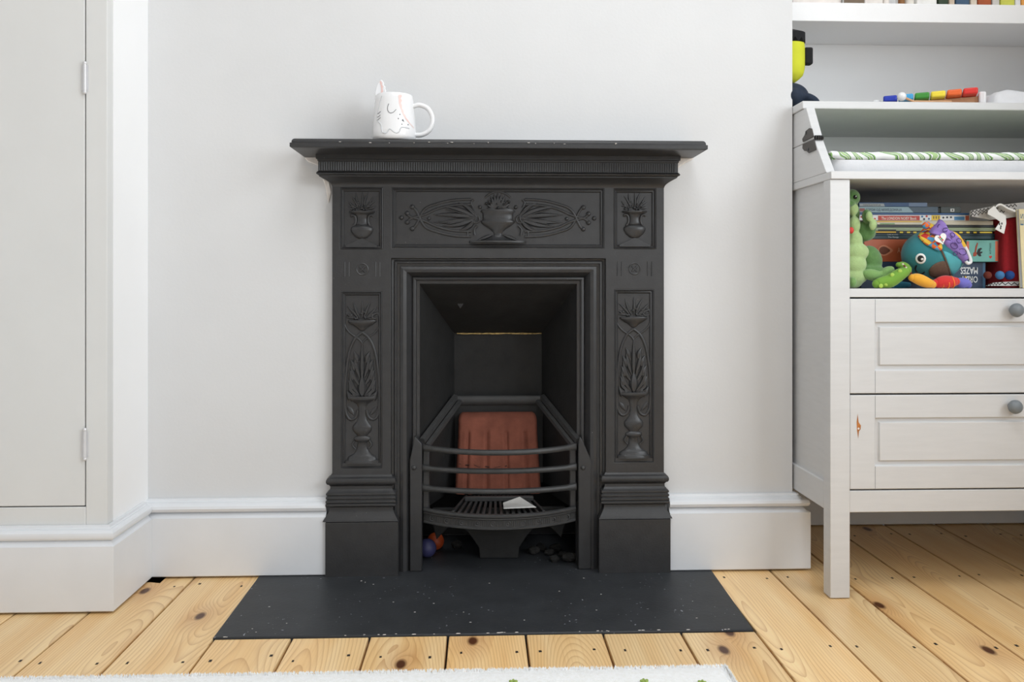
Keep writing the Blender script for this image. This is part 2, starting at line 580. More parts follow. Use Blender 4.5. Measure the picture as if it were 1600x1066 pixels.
# wall behind the camera with its window
VX0, VX1 = -0.3, 1.4
mb = MB().box(XL, VX0, YF - .1, YF, 0, ZC).box(VX1, XR, YF - .1, YF, 0, ZC).box(VX0, VX1, YF - .1, YF, 0, 0.5).box(VX0, VX1, YF - .1, YF, 1.75, ZC)
struct(mb.build('wall_rear', M['wall'], smooth=False))
mb = MB()
for z in (0.5, 1.105, 1.71): mb.box(VX0, VX1, YF - .04, YF - .005, z, z + .04)
for x in (VX0, 0.53, VX1 - .04): mb.box(x, x + .04, YF - .04, YF - .005, 0.5, 1.75)
struct(mb.build('window_2', M['trim'], smooth=False))
struct(MB().box(XL - .1, XR + .1, YF - .1, YB + .1, ZC, ZC + .1).build('ceiling', M['ceil'], smooth=False))

# baseboards: profile (out, z)
def bprof(t, z0=0.0038):
    P = [(0, 0.1685), (t * .32, 0.1685), (t * .36, 0.1645), (t * .50, 0.163)]
    for k in range(7):
        a = PI / 2 - PI * k / 6
        P.append((t * .5 + t * .48 * math.cos(a), 0.151 + 0.0105 * math.sin(a)))
    P += [(t * .62, 0.1385), (t * .70, 0.136), (t * .78, 0.1335), (t, 0.131), (t, z0 + .002), (t - .002, z0), (0, z0)]
    return P
def board_x(mb, t, x0, x1, yw):                         # runs along x, faces -y
    mb.loft([[(x, yw - o, z) for o, z in bprof(t)] for x in (x0, x1)], True, True)
TB = 0.03
pfl, pfr = ax(508, -0.038), ax(1048, -0.038)            # plinth outer edges
mb = MB()
board_x(mb, TB, CL + .001, pfl - 0.0005, -0.0005)
struct(mb.build('baseboard_chimney_left', M['trim'], angle=28))
mb = MB()
prof = bprof(TB)
rings = [[(pfr + 0.0005, -0.0005 - o, z) for o, z in prof], [(CR + o, -0.0005 - o, z) for o, z in prof], [(CR + o + .0005, YB, z) for o, z in prof]]
mb.loft(rings, True, True)
struct(mb.build('baseboard_chimney_right', M['trim'], angle=28))
mb = MB()
board_x(mb, 0.022, CR + 0.035, XR - .001, YB - .0005)
struct(mb.build('baseboard_back', M['trim'], angle=28))

mb = MB()
mb.loft([[(XR - .0005 - o, y, z) for o, z in bprof(0.022)] for y in (-0.205, YF + .05)], True, True)
struct(mb.build('baseboard_right', M['trim'], angle=28))

# plaster left bare under both ends of the mantel shelf
for (pts, dy) in (([(1053, 238), (1072, 239), (1083, 249), (1072, 254), (1060, 262), (1048, 277), (1044, 266)], 0.022), ([(474, 245), (501, 243), (502, 262), (514, 284), (517, 300), (512, 318), (507, 290), (496, 258), (480, 252)], 0.004)):
    mb = MB()
    mb.prism([at(px, py, -0.01) for px, py in pts], -dy, 0.0)
    mb.build('plaster_patch', M['plaster'], wall_ch, bevel=0.003)

# ------------------------------------------------------------------ built-in cupboard on the left
CX, CY = -0.735, -0.200                                 # side face x, front face y
cup = thing('alcove_cupboard', (-1.1, -0.1, 0), 'off-white built-in cupboard with flush door left of the chimney breast', 'cupboard')
dx1 = ax(133, CY)
dz0 = az(792, CY, 100)
mb = MB()
mb.box(dx1 + .0012, CX, CY, CY + .025, 0.01, ZC - .002)                 # right stile
mb.box(XL + .002, dx1 + .0012, CY, CY + .025, 0.01, dz0 - .0012)        # bottom rail
mb.box(XL + .002, XL + .12, CY, CY + .025, dz0 - .0012, ZC - .002)
mb.box(XL + .12, dx1 + .0012, CY, CY + .025, 2.2, ZC - .002)
mb.build('frame', M['cup'], cup, bevel=0.0015)
MB().box(CX - .02, CX + .0005, CY + .0255, -0.0005, 0.01, ZC - .002).build('side_panel', M['white'], cup)  # bright side light on this face is put into its whiter colour
door = MB().box(XL + .122, dx1 - .0012, CY + .001, CY + .022, dz0 + .0012, 2.198).build('door', M['cup'], cup, bevel=0.0015)
MB().box(XL + .1, dx1 + .01, CY + .026, CY + .03, dz0 - .02, 2.25).build('inner_stop', M['dark'], cup)
for hy in (122, 694):
    zc = az(hy, CY, 133)
    mb = MB()
    mb.tube([(dx1 + .0008, CY - .003, zc - .026), (dx1 + .0008, CY - .003, zc + .026)], 0.0036, 10)
    for k in (-.0285, .0285): mb.ball((dx1 + .0008, CY - .003, zc + k), 0.0042, 5)
    mb.box(dx1 - .007, dx1 + .007, CY - .001, CY + .0015, zc - .025, zc + .025)
    mb.build('hinge', M['chrome'], door, 'small white-painted butt hinge')
mb = MB()
prof = bprof(0.02)
mb.loft([[(XL + .002, CY - .0005 - o, z) for o, z in prof], [(CX + o + .001, CY - .0005 - o, z) for o, z in prof], [(CX + o + .001, -0.031, z) for o, z in prof]], True, True)
struct(mb.build('baseboard_left', M['trim'], angle=28))

# ------------------------------------------------------------------ hearth
mb = MB()
mb.prism([(HX0, HYF), (HX1, HYF), (HX1 + .012, 0.0), (FOX1, 0.0), (FOX1, 0.258), (FOX0, 0.258), (FOX0, 0.0), (HX0 - .002, 0.0)], -0.02, 0.003, 'z')
hearth = tag(mb.build('hearth', M['hearth'], origin=(0, -0.2, 0), bevel=0.002, seg=1), 'black painted hearth slab set in the pine floor', 'hearth')
for k in range(46):                                      # flakes of paint chipped along the edge, dust specks
    if k < 26:
        x, y = random.uniform(HX0 + .02, HX1 - .02), HYF + random.uniform(0.0005, 0.004)
    else:
        x, y = random.uniform(HX0 + .05, HX1 - .05), random.uniform(HYF + .02, -0.06)
    r = random.uniform(.0008, .0026) if k < 26 else random.uniform(.0006, .0012)
    MB().prism([(x - r * 1.6, y - r * .4), (x, y - r * .6), (x + r * 1.8, y - r * .2), (x + r, y + r * .5), (x - r, y + r * .4)], 0.0029, 0.0034, 'z').build('paint_fleck', M['plaster'], hearth, smooth=False)

# ------------------------------------------------------------------ fireplace
FP = thing('fireplace', (0.035, -0.02, 0), 'black painted cast-iron fireplace with moulded mantel shelf and arched grate', 'fireplace')
I = M['iron']
YP = -0.022
# mantel shelf
sz = az(218.5, -0.135, 780) + 0.002
sxl, sxr = ax(452.5, -0.135), ax(1106, -0.135)
prof = [(-0.03, sz), (-0.011, sz)]
for k in range(6):
    a = PI / 2 * k / 5
    prof.append((-0.011 + 0.008 * math.sin(a), sz - 0.008 + 0.008 * math.cos(a)))
prof += [(-0.003, sz - .0095), (0, sz - .0105), (0, sz - .0185), (-.002, sz - .020), (-.008, sz - .021)]
mb = MB()
mb.wrap(prof, sxl, sxr, -0.135, 0.0)
o0, o1 = 0.03, 0.008
mb.fan([(sxl + o0, 0, sz), (sxl + o0, -0.135 + o0, sz), (sxr - o0, -0.135 + o0, sz), (sxr - o0, 0, sz)])
mb.fan([(sxl + o1, 0, sz - .021), (sxl + o1, -0.135 + o1, sz - .021), (sxr - o1, -0.135 + o1, sz - .021), (sxr - o1, 0, sz - .021)])
shelf = mb.build('mantel_shelf', I, FP, angle=30)
for k in range(16):
    x = random.uniform(sxl + .1, sxr - .15)
    w = random.uniform(.001, .005)
    zz = sz - .010 + random.uniform(-.001, .002)
    MB().box(x, x + w, -0.1359, -0.1325, zz, zz + random.uniform(.0005, .001)).build('chipped_paint', M['plaster'], shelf, smooth=False)
# cornice
cz0, cz1 = az(290, -0.03), sz - 0.021
def cz(py): return az(py, -0.055)
ctop = sz - .0205
prof = [(0.030, ctop), (0.030, cz(249)), (0.027, cz(250)), (0.027, cz(252))]
prof += [(0.0255, cz(253)), (0.0255, cz(268)), (0.0285, cz(269))]
for k in range(5):
    a = PI / 2 - PI * k / 4
    prof.append((0.0265 + .003 * math.cos(a), cz(271.5) + .0025 * math.sin(a)))
prof += [(0.024, cz(275))]
for k in range(6):
    t = k / 5
    prof.append((0.023 * (1 - t) ** 1.6 + .001, cz(276) + (cz(288) - cz(276)) * t))
prof += [(0.0, cz(290))]
mb = MB().wrap(prof, fxl, fxr, YP, 0.0)
cor = mb.build('cornice', I, FP, angle=30)
mb = MB()
x = fxl - .023
while x < fxr + .022:
    mb.tube([(x, YP - .0255, cz(254)), (x, YP - .0255, cz(267))], 0.0016, 6)
    x += 0.0051
mb.build('fluting', I, cor, kind='stuff')
# casing plate with recessed panels
def X(px): return ax(px, YP)
def Z(py): return az(py, YP)
panels = [(531, 598, 294, 390), (612, 944, 294, 388), (959, 1025, 294, 389), (533, 597, 455.5, 730), (960, 1021.5, 452.5, 724)]
op = (611, 946.5, 404)
xs = sorted({fxl, fxr, X(op[0]), X(op[1])} | {X(p[0]) for p in panels} | {X(p[1]) for p in panels})
zs = sorted({0.12, cz(288), Z(op[2])} | {Z(p[2]) for p in panels} | {Z(p[3]) for p in panels})
RD = 0.007
def depth(x, z):
    if X(op[0]) < x < X(op[1]) and z < Z(op[2]): return None
    for a, b, c, d in panels:
        if X(a) < x < X(b) and Z(d) < z < Z(c): return YP + RD
    return YP
mb = plate(MB(), xs, zs, depth, 0.03)
plate_o = mb.build('casing_plate', I, FP, bevel=0.0012, seg=2)
YR = YP + RD
def panel_frame(p, w=0.0045):
    mb = MB()
    a, b, c, d = X(p[0]), X(p[1]), Z(p[3]), Z(p[2])
    pr = [(0, YP + .0002), (w * .3, YP - .0008), (w * .6, YP + .001), (w, YP + .0035), (w * 1.3, YP + .003), (w * 1.7, YP + .0045), (w * 2.0, YR)]
    for k in range(len(pr) - 1):
        (i0, y0), (i1, y1) = pr[k], pr[k + 1]
        A = [(a + i0, y0, c + i0), (b - i0, y0, c + i0), (b - i0, y0, d - i0), (a + i0, y0, d - i0)]
        B = [(a + i1, y1, c + i1), (b - i1, y1, c + i1), (b - i1, y1, d - i1), (a + i1, y1, d - i1)]
        mb.add(A + B, [(i, (i + 1) % 4, 4 + (i + 1) % 4, 4 + i) for i in range(4)])
    mb.build('panel_moulding', I, plate_o, angle=30)
for p in panels: panel_frame(p)

pxm = X(801) - X(800)                                    # metres per photo pixel on the plate
# urn ornaments in the two small corner panels
def urn(cx, dy):
    mb = MB()
    def q(x, y): return X(cx) + (x - 360) / 6.88 * pxm, Z(285 + dy + y / 6.88)
    def pr(*a): return [(w / 6.88 * pxm, Z(285 + dy + y / 6.88)) for w, y in a]
    mb.rlathe(pr((0, 300), (132, 300), (140, 308), (130, 318), (90, 330), (60, 350), (52, 380), (54, 410), (62, 432), (70, 440), (60, 448), (100, 462), (122, 485), (118, 515), (92, 555), (55, 585), (40, 592), (0, 596)), X(cx), YR, 0.42)
    for k in range(-4, 5):
        mb.rtube([q(360 + k * 22, 462), q(360 + k * 27, 500), q(360 + k * 14, 570)], 0.0011, YR - 0.0075 + abs(k) * .0011)
    A, B, C, D_, E_ = q(360, 590), q(190, 668), q(525, 668), q(190, 688), q(525, 688)
    mb.add([(A[0], YR - .003, A[1]), (B[0], YR - .008, B[1]), (C[0], YR - .008, C[1]), (D_[0], YR - .0085, D_[1]), (E_[0], YR - .0085, E_[1]), (A[0], YR + .001, A[1]), (B[0] - .001, YR + .001, B[1]), (C[0] + .001, YR + .001, C[1]), (D_[0], YR + .001, D_[1]), (E_[0], YR + .001, E_[1])],
           [(0, 1, 2), (1, 3, 4, 2), (0, 5, 6, 1), (0, 2, 7, 5), (1, 6, 8, 3), (2, 4, 9, 7), (3, 8, 9, 4)])
    for s in (-1, 1):
        mb.rtube([q(360 + s * 116, 345), q(360 + s * 92, 342), q(360 + s * 70, 365), q(360 + s * 66, 410), q(360 + s * 78, 445), q(360 + s * 96, 455)], 0.0026, YR - .002)
        mb.rball(*q(360 + s * 112, 352), 0.0032, YR)
    rr = random.Random(3)
    for k in range(9):
        a = PI * (0.08 + 0.84 * k / 8)
        L = 130 + 75 * math.sin(a)
        mb.rleaf(q(360 + 60 * math.cos(a), 270), q(360 + L * 1.02 * math.cos(a), 285 - L * math.sin(a)), 0.0062, 0.004, YR, 0.002 * (1 if k % 2 else -1))
    for k in range(17):
        mb.rball(*q(360 + rr.uniform(-108, 108), rr.uniform(205, 292)), rr.uniform(.0022, .0036), YR, 0.0046)
    mb.build('urn_relief', I, plate_o, angle=50)
urn(992.3, 0)
urn(565.0, 2)
# rosette blocks
def rosette(cx, cy):
    mb = MB()
    x, z = X(cx), Z(cy)
    mb.tube([(x + 0.0125 * math.cos(a), YP, z + 0.0125 * math.sin(a)) for a in [2 * PI * k / 20 for k in range(20)]], 0.0018, 6, True)
    mb.rball(x, z, 0.003, YP)
    for k in range(4):
        a = PI / 4 + PI / 2 * k
        mb.rleaf((x, z), (x + .011 * math.cos(a), z + .011 * math.sin(a)), 0.0055, 0.0022, YP)
    for d in (-27, -20.5, 20.5, 27):
        mb.tube([(x + d * pxm, YP, z - .016), (x + d * pxm, YP, z + .016)], 0.0014, 6)
    mb.build('rosette', I, plate_o, angle=50)
rosette(991.5, 420)
rosette(566, 421)
# tall pilaster ornaments
def pilaster(cx, dy, s0=1.0):
    mb = MB()
    def q(x, y): return X(cx) + (x - 233) / 3.556 * pxm, Z(440 + dy + y / 3.556)
    def pr(*a): return [(w / 3.556 * pxm, Z(440 + dy + y / 3.556)) for w, y in a]
    c0 = X(cx)
    # bowl of flowers
    mb.rlathe(pr((0, 214), (76, 214), (80, 221), (74, 228), (58, 240), (36, 252), (24, 262), (14, 272), (0, 276)), c0, YR, 0.36)
    rr = random.Random(5)
    for k in range(9):
        a = PI * (0.06 + 0.88 * k / 8)
        L = 58 + 52 * math.sin(a)
        mb.rleaf(q(233 + 30 * math.cos(a), 205), q(233 + L * 1.35 * math.cos(a), 212 - L * math.sin(a)), 0.0075, 0.0045, YR, 0.0015 * (1 if k % 2 else -1))
    for k in range(14):
        mb.rball(*q(233 + rr.uniform(-62, 62), rr.uniform(168, 208)), rr.uniform(.0024, .0038), YR, 0.005)
    # side scrolls and pointed arch
    for s in (-1, 1):
        mb.rtube([q(233 + s * 88, 180), q(233 + s * 99, 215), q(233 + s * 90, 255), q(233 + s * 62, 290), q(233 + s * 20, 318), q(233 - s * 2, 345)], 0.0022, YR - .001)
        mb.rball(*q(233 + s * 86, 178), 0.003, YR)
        mb.rtube([q(233, 282), q(233 + s * 40, 318), q(233 + s * 72, 395), q(233 + s * 90, 520), q(233 + s * 95, 640), q(233 + s * 90, 725), q(233 + s * 66, 764), q(233 + s * 36, 752), q(233 + s * 24, 712)], 0.0031, YR - .001)
        mb.rleaf(q(233 + s * 82, 690), q(233 + s * 40, 745), 0.010, 0.003, YR)
        # acanthus leaves
        for (x, y, b) in ((40, 388, 2), (58, 432, 4), (66, 488, 5), (72, 545, 6), (80, 604, 5), (52, 602, 4)):
            mb.rleaf(q(233 + s * 10, min(632, y + 150)), q(233 + s * x, y), 0.0115, 0.0065, YR, -s * b * 0.0016)
            mb.rleaf(q(233 + s * (x - 16), y + 62), q(233 + s * (x + 5), y - 2), 0.012, 0.0075, YR, s * 0.002)
    mb.rleaf(q(233, 560), q(233, 330), 0.0115, 0.006, YR)
    mb.rleaf(q(233, 640), q(233, 520), 0.022, 0.0095, YR)
    # standing urn
    mb.rlathe(pr((0, 636), (80, 636), (84, 646), (78, 654), (52, 664), (30, 680), (22, 700), (20, 740), (26, 770), (44, 790), (54, 804), (52, 826), (34, 845), (26, 856), (44, 862), (48, 874), (40, 884), (26, 890), (28, 920), (40, 945), (62, 962), (78, 970), (82, 985), (98, 990), (98, 1005), (0, 1005)), c0, YR, 0.34)
    for s in (-1, 1):
        mb.rtube([q(233 + s * 40, 880), q(233 + s * 52, 905), q(233 + s * 36, 925)], 0.0018, YR - .004)
    mb.prism([q(120, 1003), q(346, 1003), q(346, 1020), q(120, 1020)], YR - .006, YR + .001)
    mb.build('pilaster_relief', I, plate_o, angle=50)
pilaster(565.3, 0)
pilaster(990.8, -4.5)
# frieze ornament
def frieze():
    mb = MB()
    cx, cy = 778.0, 340.5
    def q(x, y): return X(cx + x), Z(cy + y)
    for s in (-1, 1):
        for v in (-1, 1):
            for (h, ex, ey) in ((29, 134, 17), (21, 142, 7)):
                mb.rtube([q(s * 42, v * (h + .3)), q(s * 70, v * (h - 1.2)), q(s * 95, v * (h - 7)), q(s * 115, v * (h - 16)), q(s * (ex - 6), -v * (ey - 6)), q(s * ex, -v * ey)], 0.0030, YR - .001)
                mb.rball(*q(s * ex, -v * ey), 0.0055, YR, 0.006)
        mb.rball(*q(s * 151, 0), 0.0052, YR, 0.0055)
        for (x, y, b) in ((62, -24, 1), (90, -18, 1), (102, -5, 0.5), (102, 7, -0.5), (89, 13, -1), (64, 22, -1)):
            mb.rleaf(q(s * 34, y * .05), q(s * x, y), 0.0125, 0.0068, YR, s * b * 0.005)
            mb.rtube([q(s * 34, 0), q(s * x * .6, y * .35), q(s * (x - 8), y * .82)], 0.0013, YR - .0045)
        mb.rball(*q(s * 108, 1), 0.0045, YR, 0.005)
        # scroll and foot brackets
        sp = [q(s * (34 + (9 - k * .55) * math.cos(k * .55) * .9), 1 + (9 - k * .55) * math.sin(k * .55) * .9) for k in range(14)]
        mb.rtube(sp, 0.0021, YR - .003)
        mb.rtube([q(s * 32, 12), q(s * 37, 18), q(s * 36, 27)], 0.0026, YR - .003)
        mb.rtube([q(s * 42, 20), q(s * 47, 20), q(s * 47, 29), q(s * 42, 29)], 0.0018, YR - .002)
        mb.rtube([q(s * 38, -29), q(s * 42, -24), q(s * 39, -17)], 0.0022, YR - .002)
        mb.rball(*q(s * 28, -17), 0.0046, YR, 0.006)
        mb.rleaf(q(s * 8, 26), q(s * 34, 36), 0.009, 0.006, YR)
    def pr(*a): return [(w * pxm, Z(cy + y)) for w, y in a]
    mb.rlathe(pr((0, -13), (26, -13), (27, -10), (24, -7), (24, 3), (27, 5), (26, 8), (20, 13), (12, 18), (7, 23), (6, 27), (14, 31), (24, 35), (45, 36), (45, 39), (0, 39)), X(cx), YR, 0.34)
    for k in range(11):
        a = PI * k / 10
        mb.rleaf(q(4 * math.cos(a), -14), q(20 * math.cos(a), -14 - 26 * math.sin(a)), 0.0105, 0.0062, YR)
    rr = random.Random(9)
    for k in range(12):
        mb.rball(*q(rr.uniform(-22, 22), rr.uniform(-26, -15)), rr.uniform(.0026, .0042), YR, 0.0075)
    mb.rtube([q(-20, -32), q(-12, -38), q(0, -41.5), q(12, -38), q(20, -32)], 0.0024, YR - .001)
    mb.build('frieze_relief', I, plate_o, angle=50)
frieze()
# plinth mouldings and blocks
def plinth(pxl, pxr, bl, br):
    mb = MB()
    xl, xr = X(pxl), X(pxr)
    prof = []
    def zz(y): return az(y, -0.035)
    prof = [(-.001, zz(741)), (0.002, zz(745))]
    for k in range(6):
        a = PI / 2 - PI * k / 5
        prof.append((0.004 + .0055 * math.cos(a), zz(751.5) + .0078 * math.sin(a)))
    prof += [(0.001, zz(760)), (0.0015, zz(764)), (0.005, zz(767.5))]
    for c in (771, 777, 783, 788):
        for k in range(4):
            a = PI / 2 - PI * k / 3
            prof.append((0.0068 + .0028 * math.cos(a) + (c - 771) * .00006, zz(c) + .0036 * math.sin(a)))
    prof += [(0.003, zz(792)), (0.0025, zz(796)), (0.005, zz(800)), (0.011, zz(807)), (0.0145, zz(811)), (0.0155, zz(812.5))]
    mb.wrap(prof, xl, xr, YP, 0.03)
    b0, b1, yf = ax(bl, -.04), ax(br, -.04), YP - .0165
    zt = zz(813.5)
    mb.box(b0, b1, yf, 0.03, 0.003, zt)
    return mb.build('plinth', I, FP, bevel=0.0018, seg=2, angle=30)
plinth(517, 612, 508, 622)
plinth(945.5, 1037.5, 936.5, 1048)
# moulded frame round the opening
frp = [(0.0, YP + .004), (0.001, -.010), (0.006, -.008), (0.007, -.012), (0.0115, -.0125), (0.0125, -.008), (0.0185, -.0065), (0.0195, -.011), (0.026, -.0135), (0.033, -.0105), (0.0385, -.003), (0.042, .006), (0.044, .009), (0.046, .005), (0.0495, .004), (0.0525, .006), (0.054, .011), (0.0605, .012), (0.062, .03)]
a, b, zt = X(op[0]), X(op[1]), Z(op[2])
mb = MB()
rings = [[(a + i, y, 0.003), (a + i, y, zt - i * .92), (b - i, y, zt - i * .92), (b - i, y, 0.003)] for i, y in frp]
mb.loft(rings, False, False)
frame = mb.build('opening_moulding', I, FP, angle=28)
# firebox: splayed cheeks, sloping hood, back
YBK = 0.225
ia, ib, izt = a + .058, b - .058, zt - .058 * .92
kx0, kx1 = ax(709, YBK), ax(847, YBK)
kz = az(521, YBK)
mb = MB()
y0 = 0.014
mb.fan([(ia, y0, 0.128), (kx0, YBK, 0.128), (kx0, YBK, kz), (ia, y0, izt)])
mb.fan([(ib, y0, 0.128), (kx1, YBK, 0.128), (kx1, YBK, kz), (ib, y0, izt)])
mb.fan([(kx0, YBK, 0.128), (kx1, YBK, 0.128), (kx1, YBK, kz), (kx0, YBK, kz)])
wa, wb = FOX0 + .006, FOX1 - .006                        # wider ash pit below the grate
mb.fan([(wa, y0 + .012, 0.006), (wa, 0.25, 0.006), (wa, 0.25, 0.128), (wa, y0 + .012, 0.128)])
mb.fan([(wb, y0 + .012, 0.006), (wb, 0.25, 0.006), (wb, 0.25, 0.128), (wb, y0 + .012, 0.128)])
mb.fan([(wa, 0.25, 0.006), (wb, 0.25, 0.006), (wb, 0.25, 0.128), (wa, 0.25, 0.128)])
mb.fan([(wa, y0 + .012, 0.128), (wa, 0.25, 0.128), (kx0, YBK, 0.128), (ia, y0 + .012, 0.128)])
mb.fan([(wb, y0 + .012, 0.128), (wb, 0.25, 0.128), (kx1, YBK, 0.128), (ib, y0 + .012, 0.128)])
mb.build('firebox', M['soot'], FP, smooth=False, solid=0.004)
mb = MB()
hx = 0.0015
mb.fan([(ia + hx, y0, izt - .001), (ib - hx, y0, izt - .001), (kx1 - hx, YBK - .003, kz + .003), (kx0 + hx, YBK - .003, kz + .003)])
hood = mb.build('smoke_hood', M['soot'], FP, smooth=False, solid=0.006)
mb = MB()
rr = random.Random(2)
n = 26
top = []
xx0, xx1 = ax(714, YBK - .006), ax(846, YBK - .006)
pts = [(xx0 + (xx1 - xx0) * k / n, kz - .0015 + rr.uniform(-.0007, .0007)) for k in range(n + 1)] + [(xx1 - (xx1 - xx0) * k / n, kz + .0016 + rr.uniform(-.0009, .0006)) for k in range(n + 1)]
mb.prism(pts, YBK - .009, YBK - .003)
mb.build('mortar_joint', M['mortar'], hood, 'ragged ochre mortar line', smooth=False)
# little hole in the hood
hx_, hz_ = at(720, 477, 0.115)
MB().prism([(hx_ - .009, hz_ + .006), (hx_ + .009, hz_ + .006), (hx_ - .001, hz_ - .007)], 0.09, 0.112).build('hood_lug', M['black'], hood, smooth=False)
# thicker lower cheeks with a moulded sloping top edge, ledge at the back
def P3(px, py, Y):
    x, z = at(px, py, Y)
    return (x, Y, z)
edgeL = [P3(659, 690, 0.0), P3(711, 621, 0.195)]
edgeR = [P3(904, 690, 0.0), P3(848, 621, 0.195)]
ch = MB()
for (e, s) in ((edgeL, 1), (edgeR, -1)):
    (fx, fy, fz), (bx, by, bz) = e
    ch.add([(fx, fy, fz), (bx, by, bz), (bx, by, 0.15), (fx, fy, 0.15), (fx - s * .02, fy + .01, fz), (bx - s * .02, by + .01, bz), (bx - s * .02, by + .01, .15), (fx - s * .02, fy + .01, .15)],
           [(0, 1, 2, 3), (4, 5, 6, 7), (0, 1, 5, 4), (1, 2, 6, 5), (2, 3, 7, 6), (3, 0, 4, 7)])
lx0, lx1 = edgeL[1][0], edgeR[1][0]
ch.box(lx0, lx1, 0.195, 0.222, 0.15, edgeL[1][2])
ck = ch.build('lower_fireback', M['soot'], FP, smooth=False)
mb = MB()
for e in (edgeL, edgeR):
    mb.tube(e, 0.009, 6)
    mb.tube([(p[0] + (.012 if e is edgeL else -.012), p[1] - .004, p[2] - .010) for p in e], 0.007, 6)
mb.tube([(lx0, 0.194, edgeL[1][2] - .008), (lx1, 0.194, edgeL[1][2] - .008)], 0.012, 8, squash=(1, .5, 1))
mb.build('fireback_rim', M['grate'], ck, angle=50)
# grate side posts
for (x0, x1, tx, bx, s) in ((640, 659.5, 648, 647, 1), (903.5, 924, 906, 911, -1)):
    yq = -0.012
    mb = MB()
    pa = [at(x0, 893, yq), at(x1, 893, yq), at(x1, 694, yq), at(tx, 682, yq), at(x0, 720, yq)] if s > 0 else [at(x0, 893, yq), at(x1, 893, yq), at(x1, 720, yq), at(tx + 5, 690, yq), at(tx, 682, yq), at(x0, 694, yq)]
    pa[0], pa[1] = (pa[0][0], 0.0031), (pa[1][0], 0.0031)
    mb.prism(pa, yq, yq + .02)
    post = mb.build('grate_post', M['iron'], FP, bevel=0.002)
    x, z = at(bx, 731, yq)
    MB().ball((x, yq, z), (.0055, .005, .0055), 7).build('bolt', M['grate'], post)
# bowed front bars
gx0, gx1 = ax(660, 0.0), ax(901, 0.0)
gm, gh = (gx0 + gx1) / 2, (gx1 - gx0) / 2
def bow(t, y0, b): return y0 - b * (1 - abs(t) ** 2.2)
for (ye, ym, th) in ((698.5, 708, .0068), (730.5, 736.5, .0066), (761.5, 766, .0066)):
    z0 = az(ye, 0.0)
    dist = (CH - z0) * F / (ym - HZ)
    b = max(0.04, CD - dist)
    b = min(b, 0.085)
    rings = []
    n = 28
    for k in range(n + 1):
        t = -1 + 2 * k / n
        e = 1.0 + 0.55 * max(0, (abs(t) - .86) / .14)
        x, y = gm + gh * t, bow(t, 0.0, b)
        rings.append([(x, y - .006 * c, z0 + th * e * s_) for c, s_ in ((1, .25), (.55, .75), (-1, .85), (-1, -.85), (.55, -.75), (1, -.25))])
    MB().loft(rings).build('front_bar', M['grate'], FP, angle=40)
for s in (-1, 1):                                        # uprights the bars die into
    x = gm + s * (gh - .008)
    MB().box(x - .008, x + .008, 0.001, 0.014, az(815, 0), az(692, 0)).build('bar_end_upright', M['iron'], FP, bevel=0.003)
# fret under the bars
zt_, zb_ = az(792, 0.0), az(815, 0.0)
n = 36
fb = 0.062
rings = []
fprof = [(0, 1.0), (.006, 1.0), (.009, .94), (.009, .86), (.005, .83), (.005, .80), (.0075, .77), (.0075, .70), (.004, .66), (.003, .62), (.003, .18), (.0065, .13), (.0065, .05), (.003, 0), (-.004, 0), (-.004, 1.0)]
for k in range(n + 1):
    t = -1 + 2 * k / n
    x, y = gm + (gh - .003) * t, bow(t, 0.0, fb)
    rings.append([(x, y - o, zb_ + (zt_ - zb_) * h) for o, h in fprof])
fret = MB().loft(rings).build('fret', M['grate'], FP, angle=30)
mb = MB()
def onfret(u, h): return (gm + (gh - .003) * u, bow(u, 0.0, fb) - .003, zb_ + (zt_ - zb_) * h)
for k in range(-9, 10):
    u = k / 10.2
    p = onfret(u, .40)
    if k % 2:
        mb.tube([(p[0] + .0052 * math.cos(q), p[1], p[2] + .0052 * math.sin(q)) for q in [2 * PI * j / 12 for j in range(12)]], .0011, 5, True)
        mb.ball(p, .0018, 4)
    for d in (-.022, .022) if k % 2 else (-.012, 0, .012):
        p0, p1 = onfret(u + d * 2.2, .22), onfret(u + d * 2.2, .58)
        mb.tube([p0, p1], .0010, 5)
mb.build('fret_roundels', M['grate'], fret, angle=60)
# bottom grate bars
gz = zt_ - .004
x = gm - .105
k = 0
while x < gm + .108:
    f = (x - gm) / .11
    xb = gm + f * .075
    yfr = bow(f * .85, 0.0, fb) + .008
    MB().add([(x - .003, yfr, gz), (x + .003, yfr, gz), (xb + .003, 0.15, gz), (xb - .003, 0.15, gz), (x - .003, yfr, gz - .012), (x + .003, yfr, gz - .012), (xb + .003, 0.15, gz - .012), (xb - .003, 0.15, gz - .012)],
             [(0, 1, 2, 3), (4, 5, 6, 7), (0, 1, 5, 4), (1, 2, 6, 5), (2, 3, 7, 6), (3, 0, 4, 7)]).build('bottom_bar', M['grate'], FP, bevel=.001)
    x += .0135
MB().box(gm - .080, gm + .080, 0.064, 0.078, gz - .001, gz + .010).build('back_bearer', M['grate'], FP, bevel=.002)
# ash apron with two arches under the grate
mb = MB()
ya = 0.07
pts = [(gm - .155, zb_ + .012), (gm + .155, zb_ + .012), (gm + .155, zb_ - .025)]
for k in range(9):
    q = k / 8
    pts.append((gm + .145 - .098 * q, .028 + (zb_ - .045) * .88 * math.sin(PI * (.55 * (1 - q) + .45 * (1 - q))) * .75 + .02 * (1 - q)))
pts += [(gm + .045, 0.0031), (gm - .045, 0.0031)]
for k in range(9):
    q = 1 - k / 8
    pts.append((gm - .145 + .098 * q, .028 + (zb_ - .045) * .88 * math.sin(PI * (1 - q)) * .75 + .02 * (1 - q)))
pts.append((gm - .155, zb_ - .025))
mb.prism(pts, ya, ya + .012)
mb.build('ash_apron', M['soot'], FP, bevel=.002)

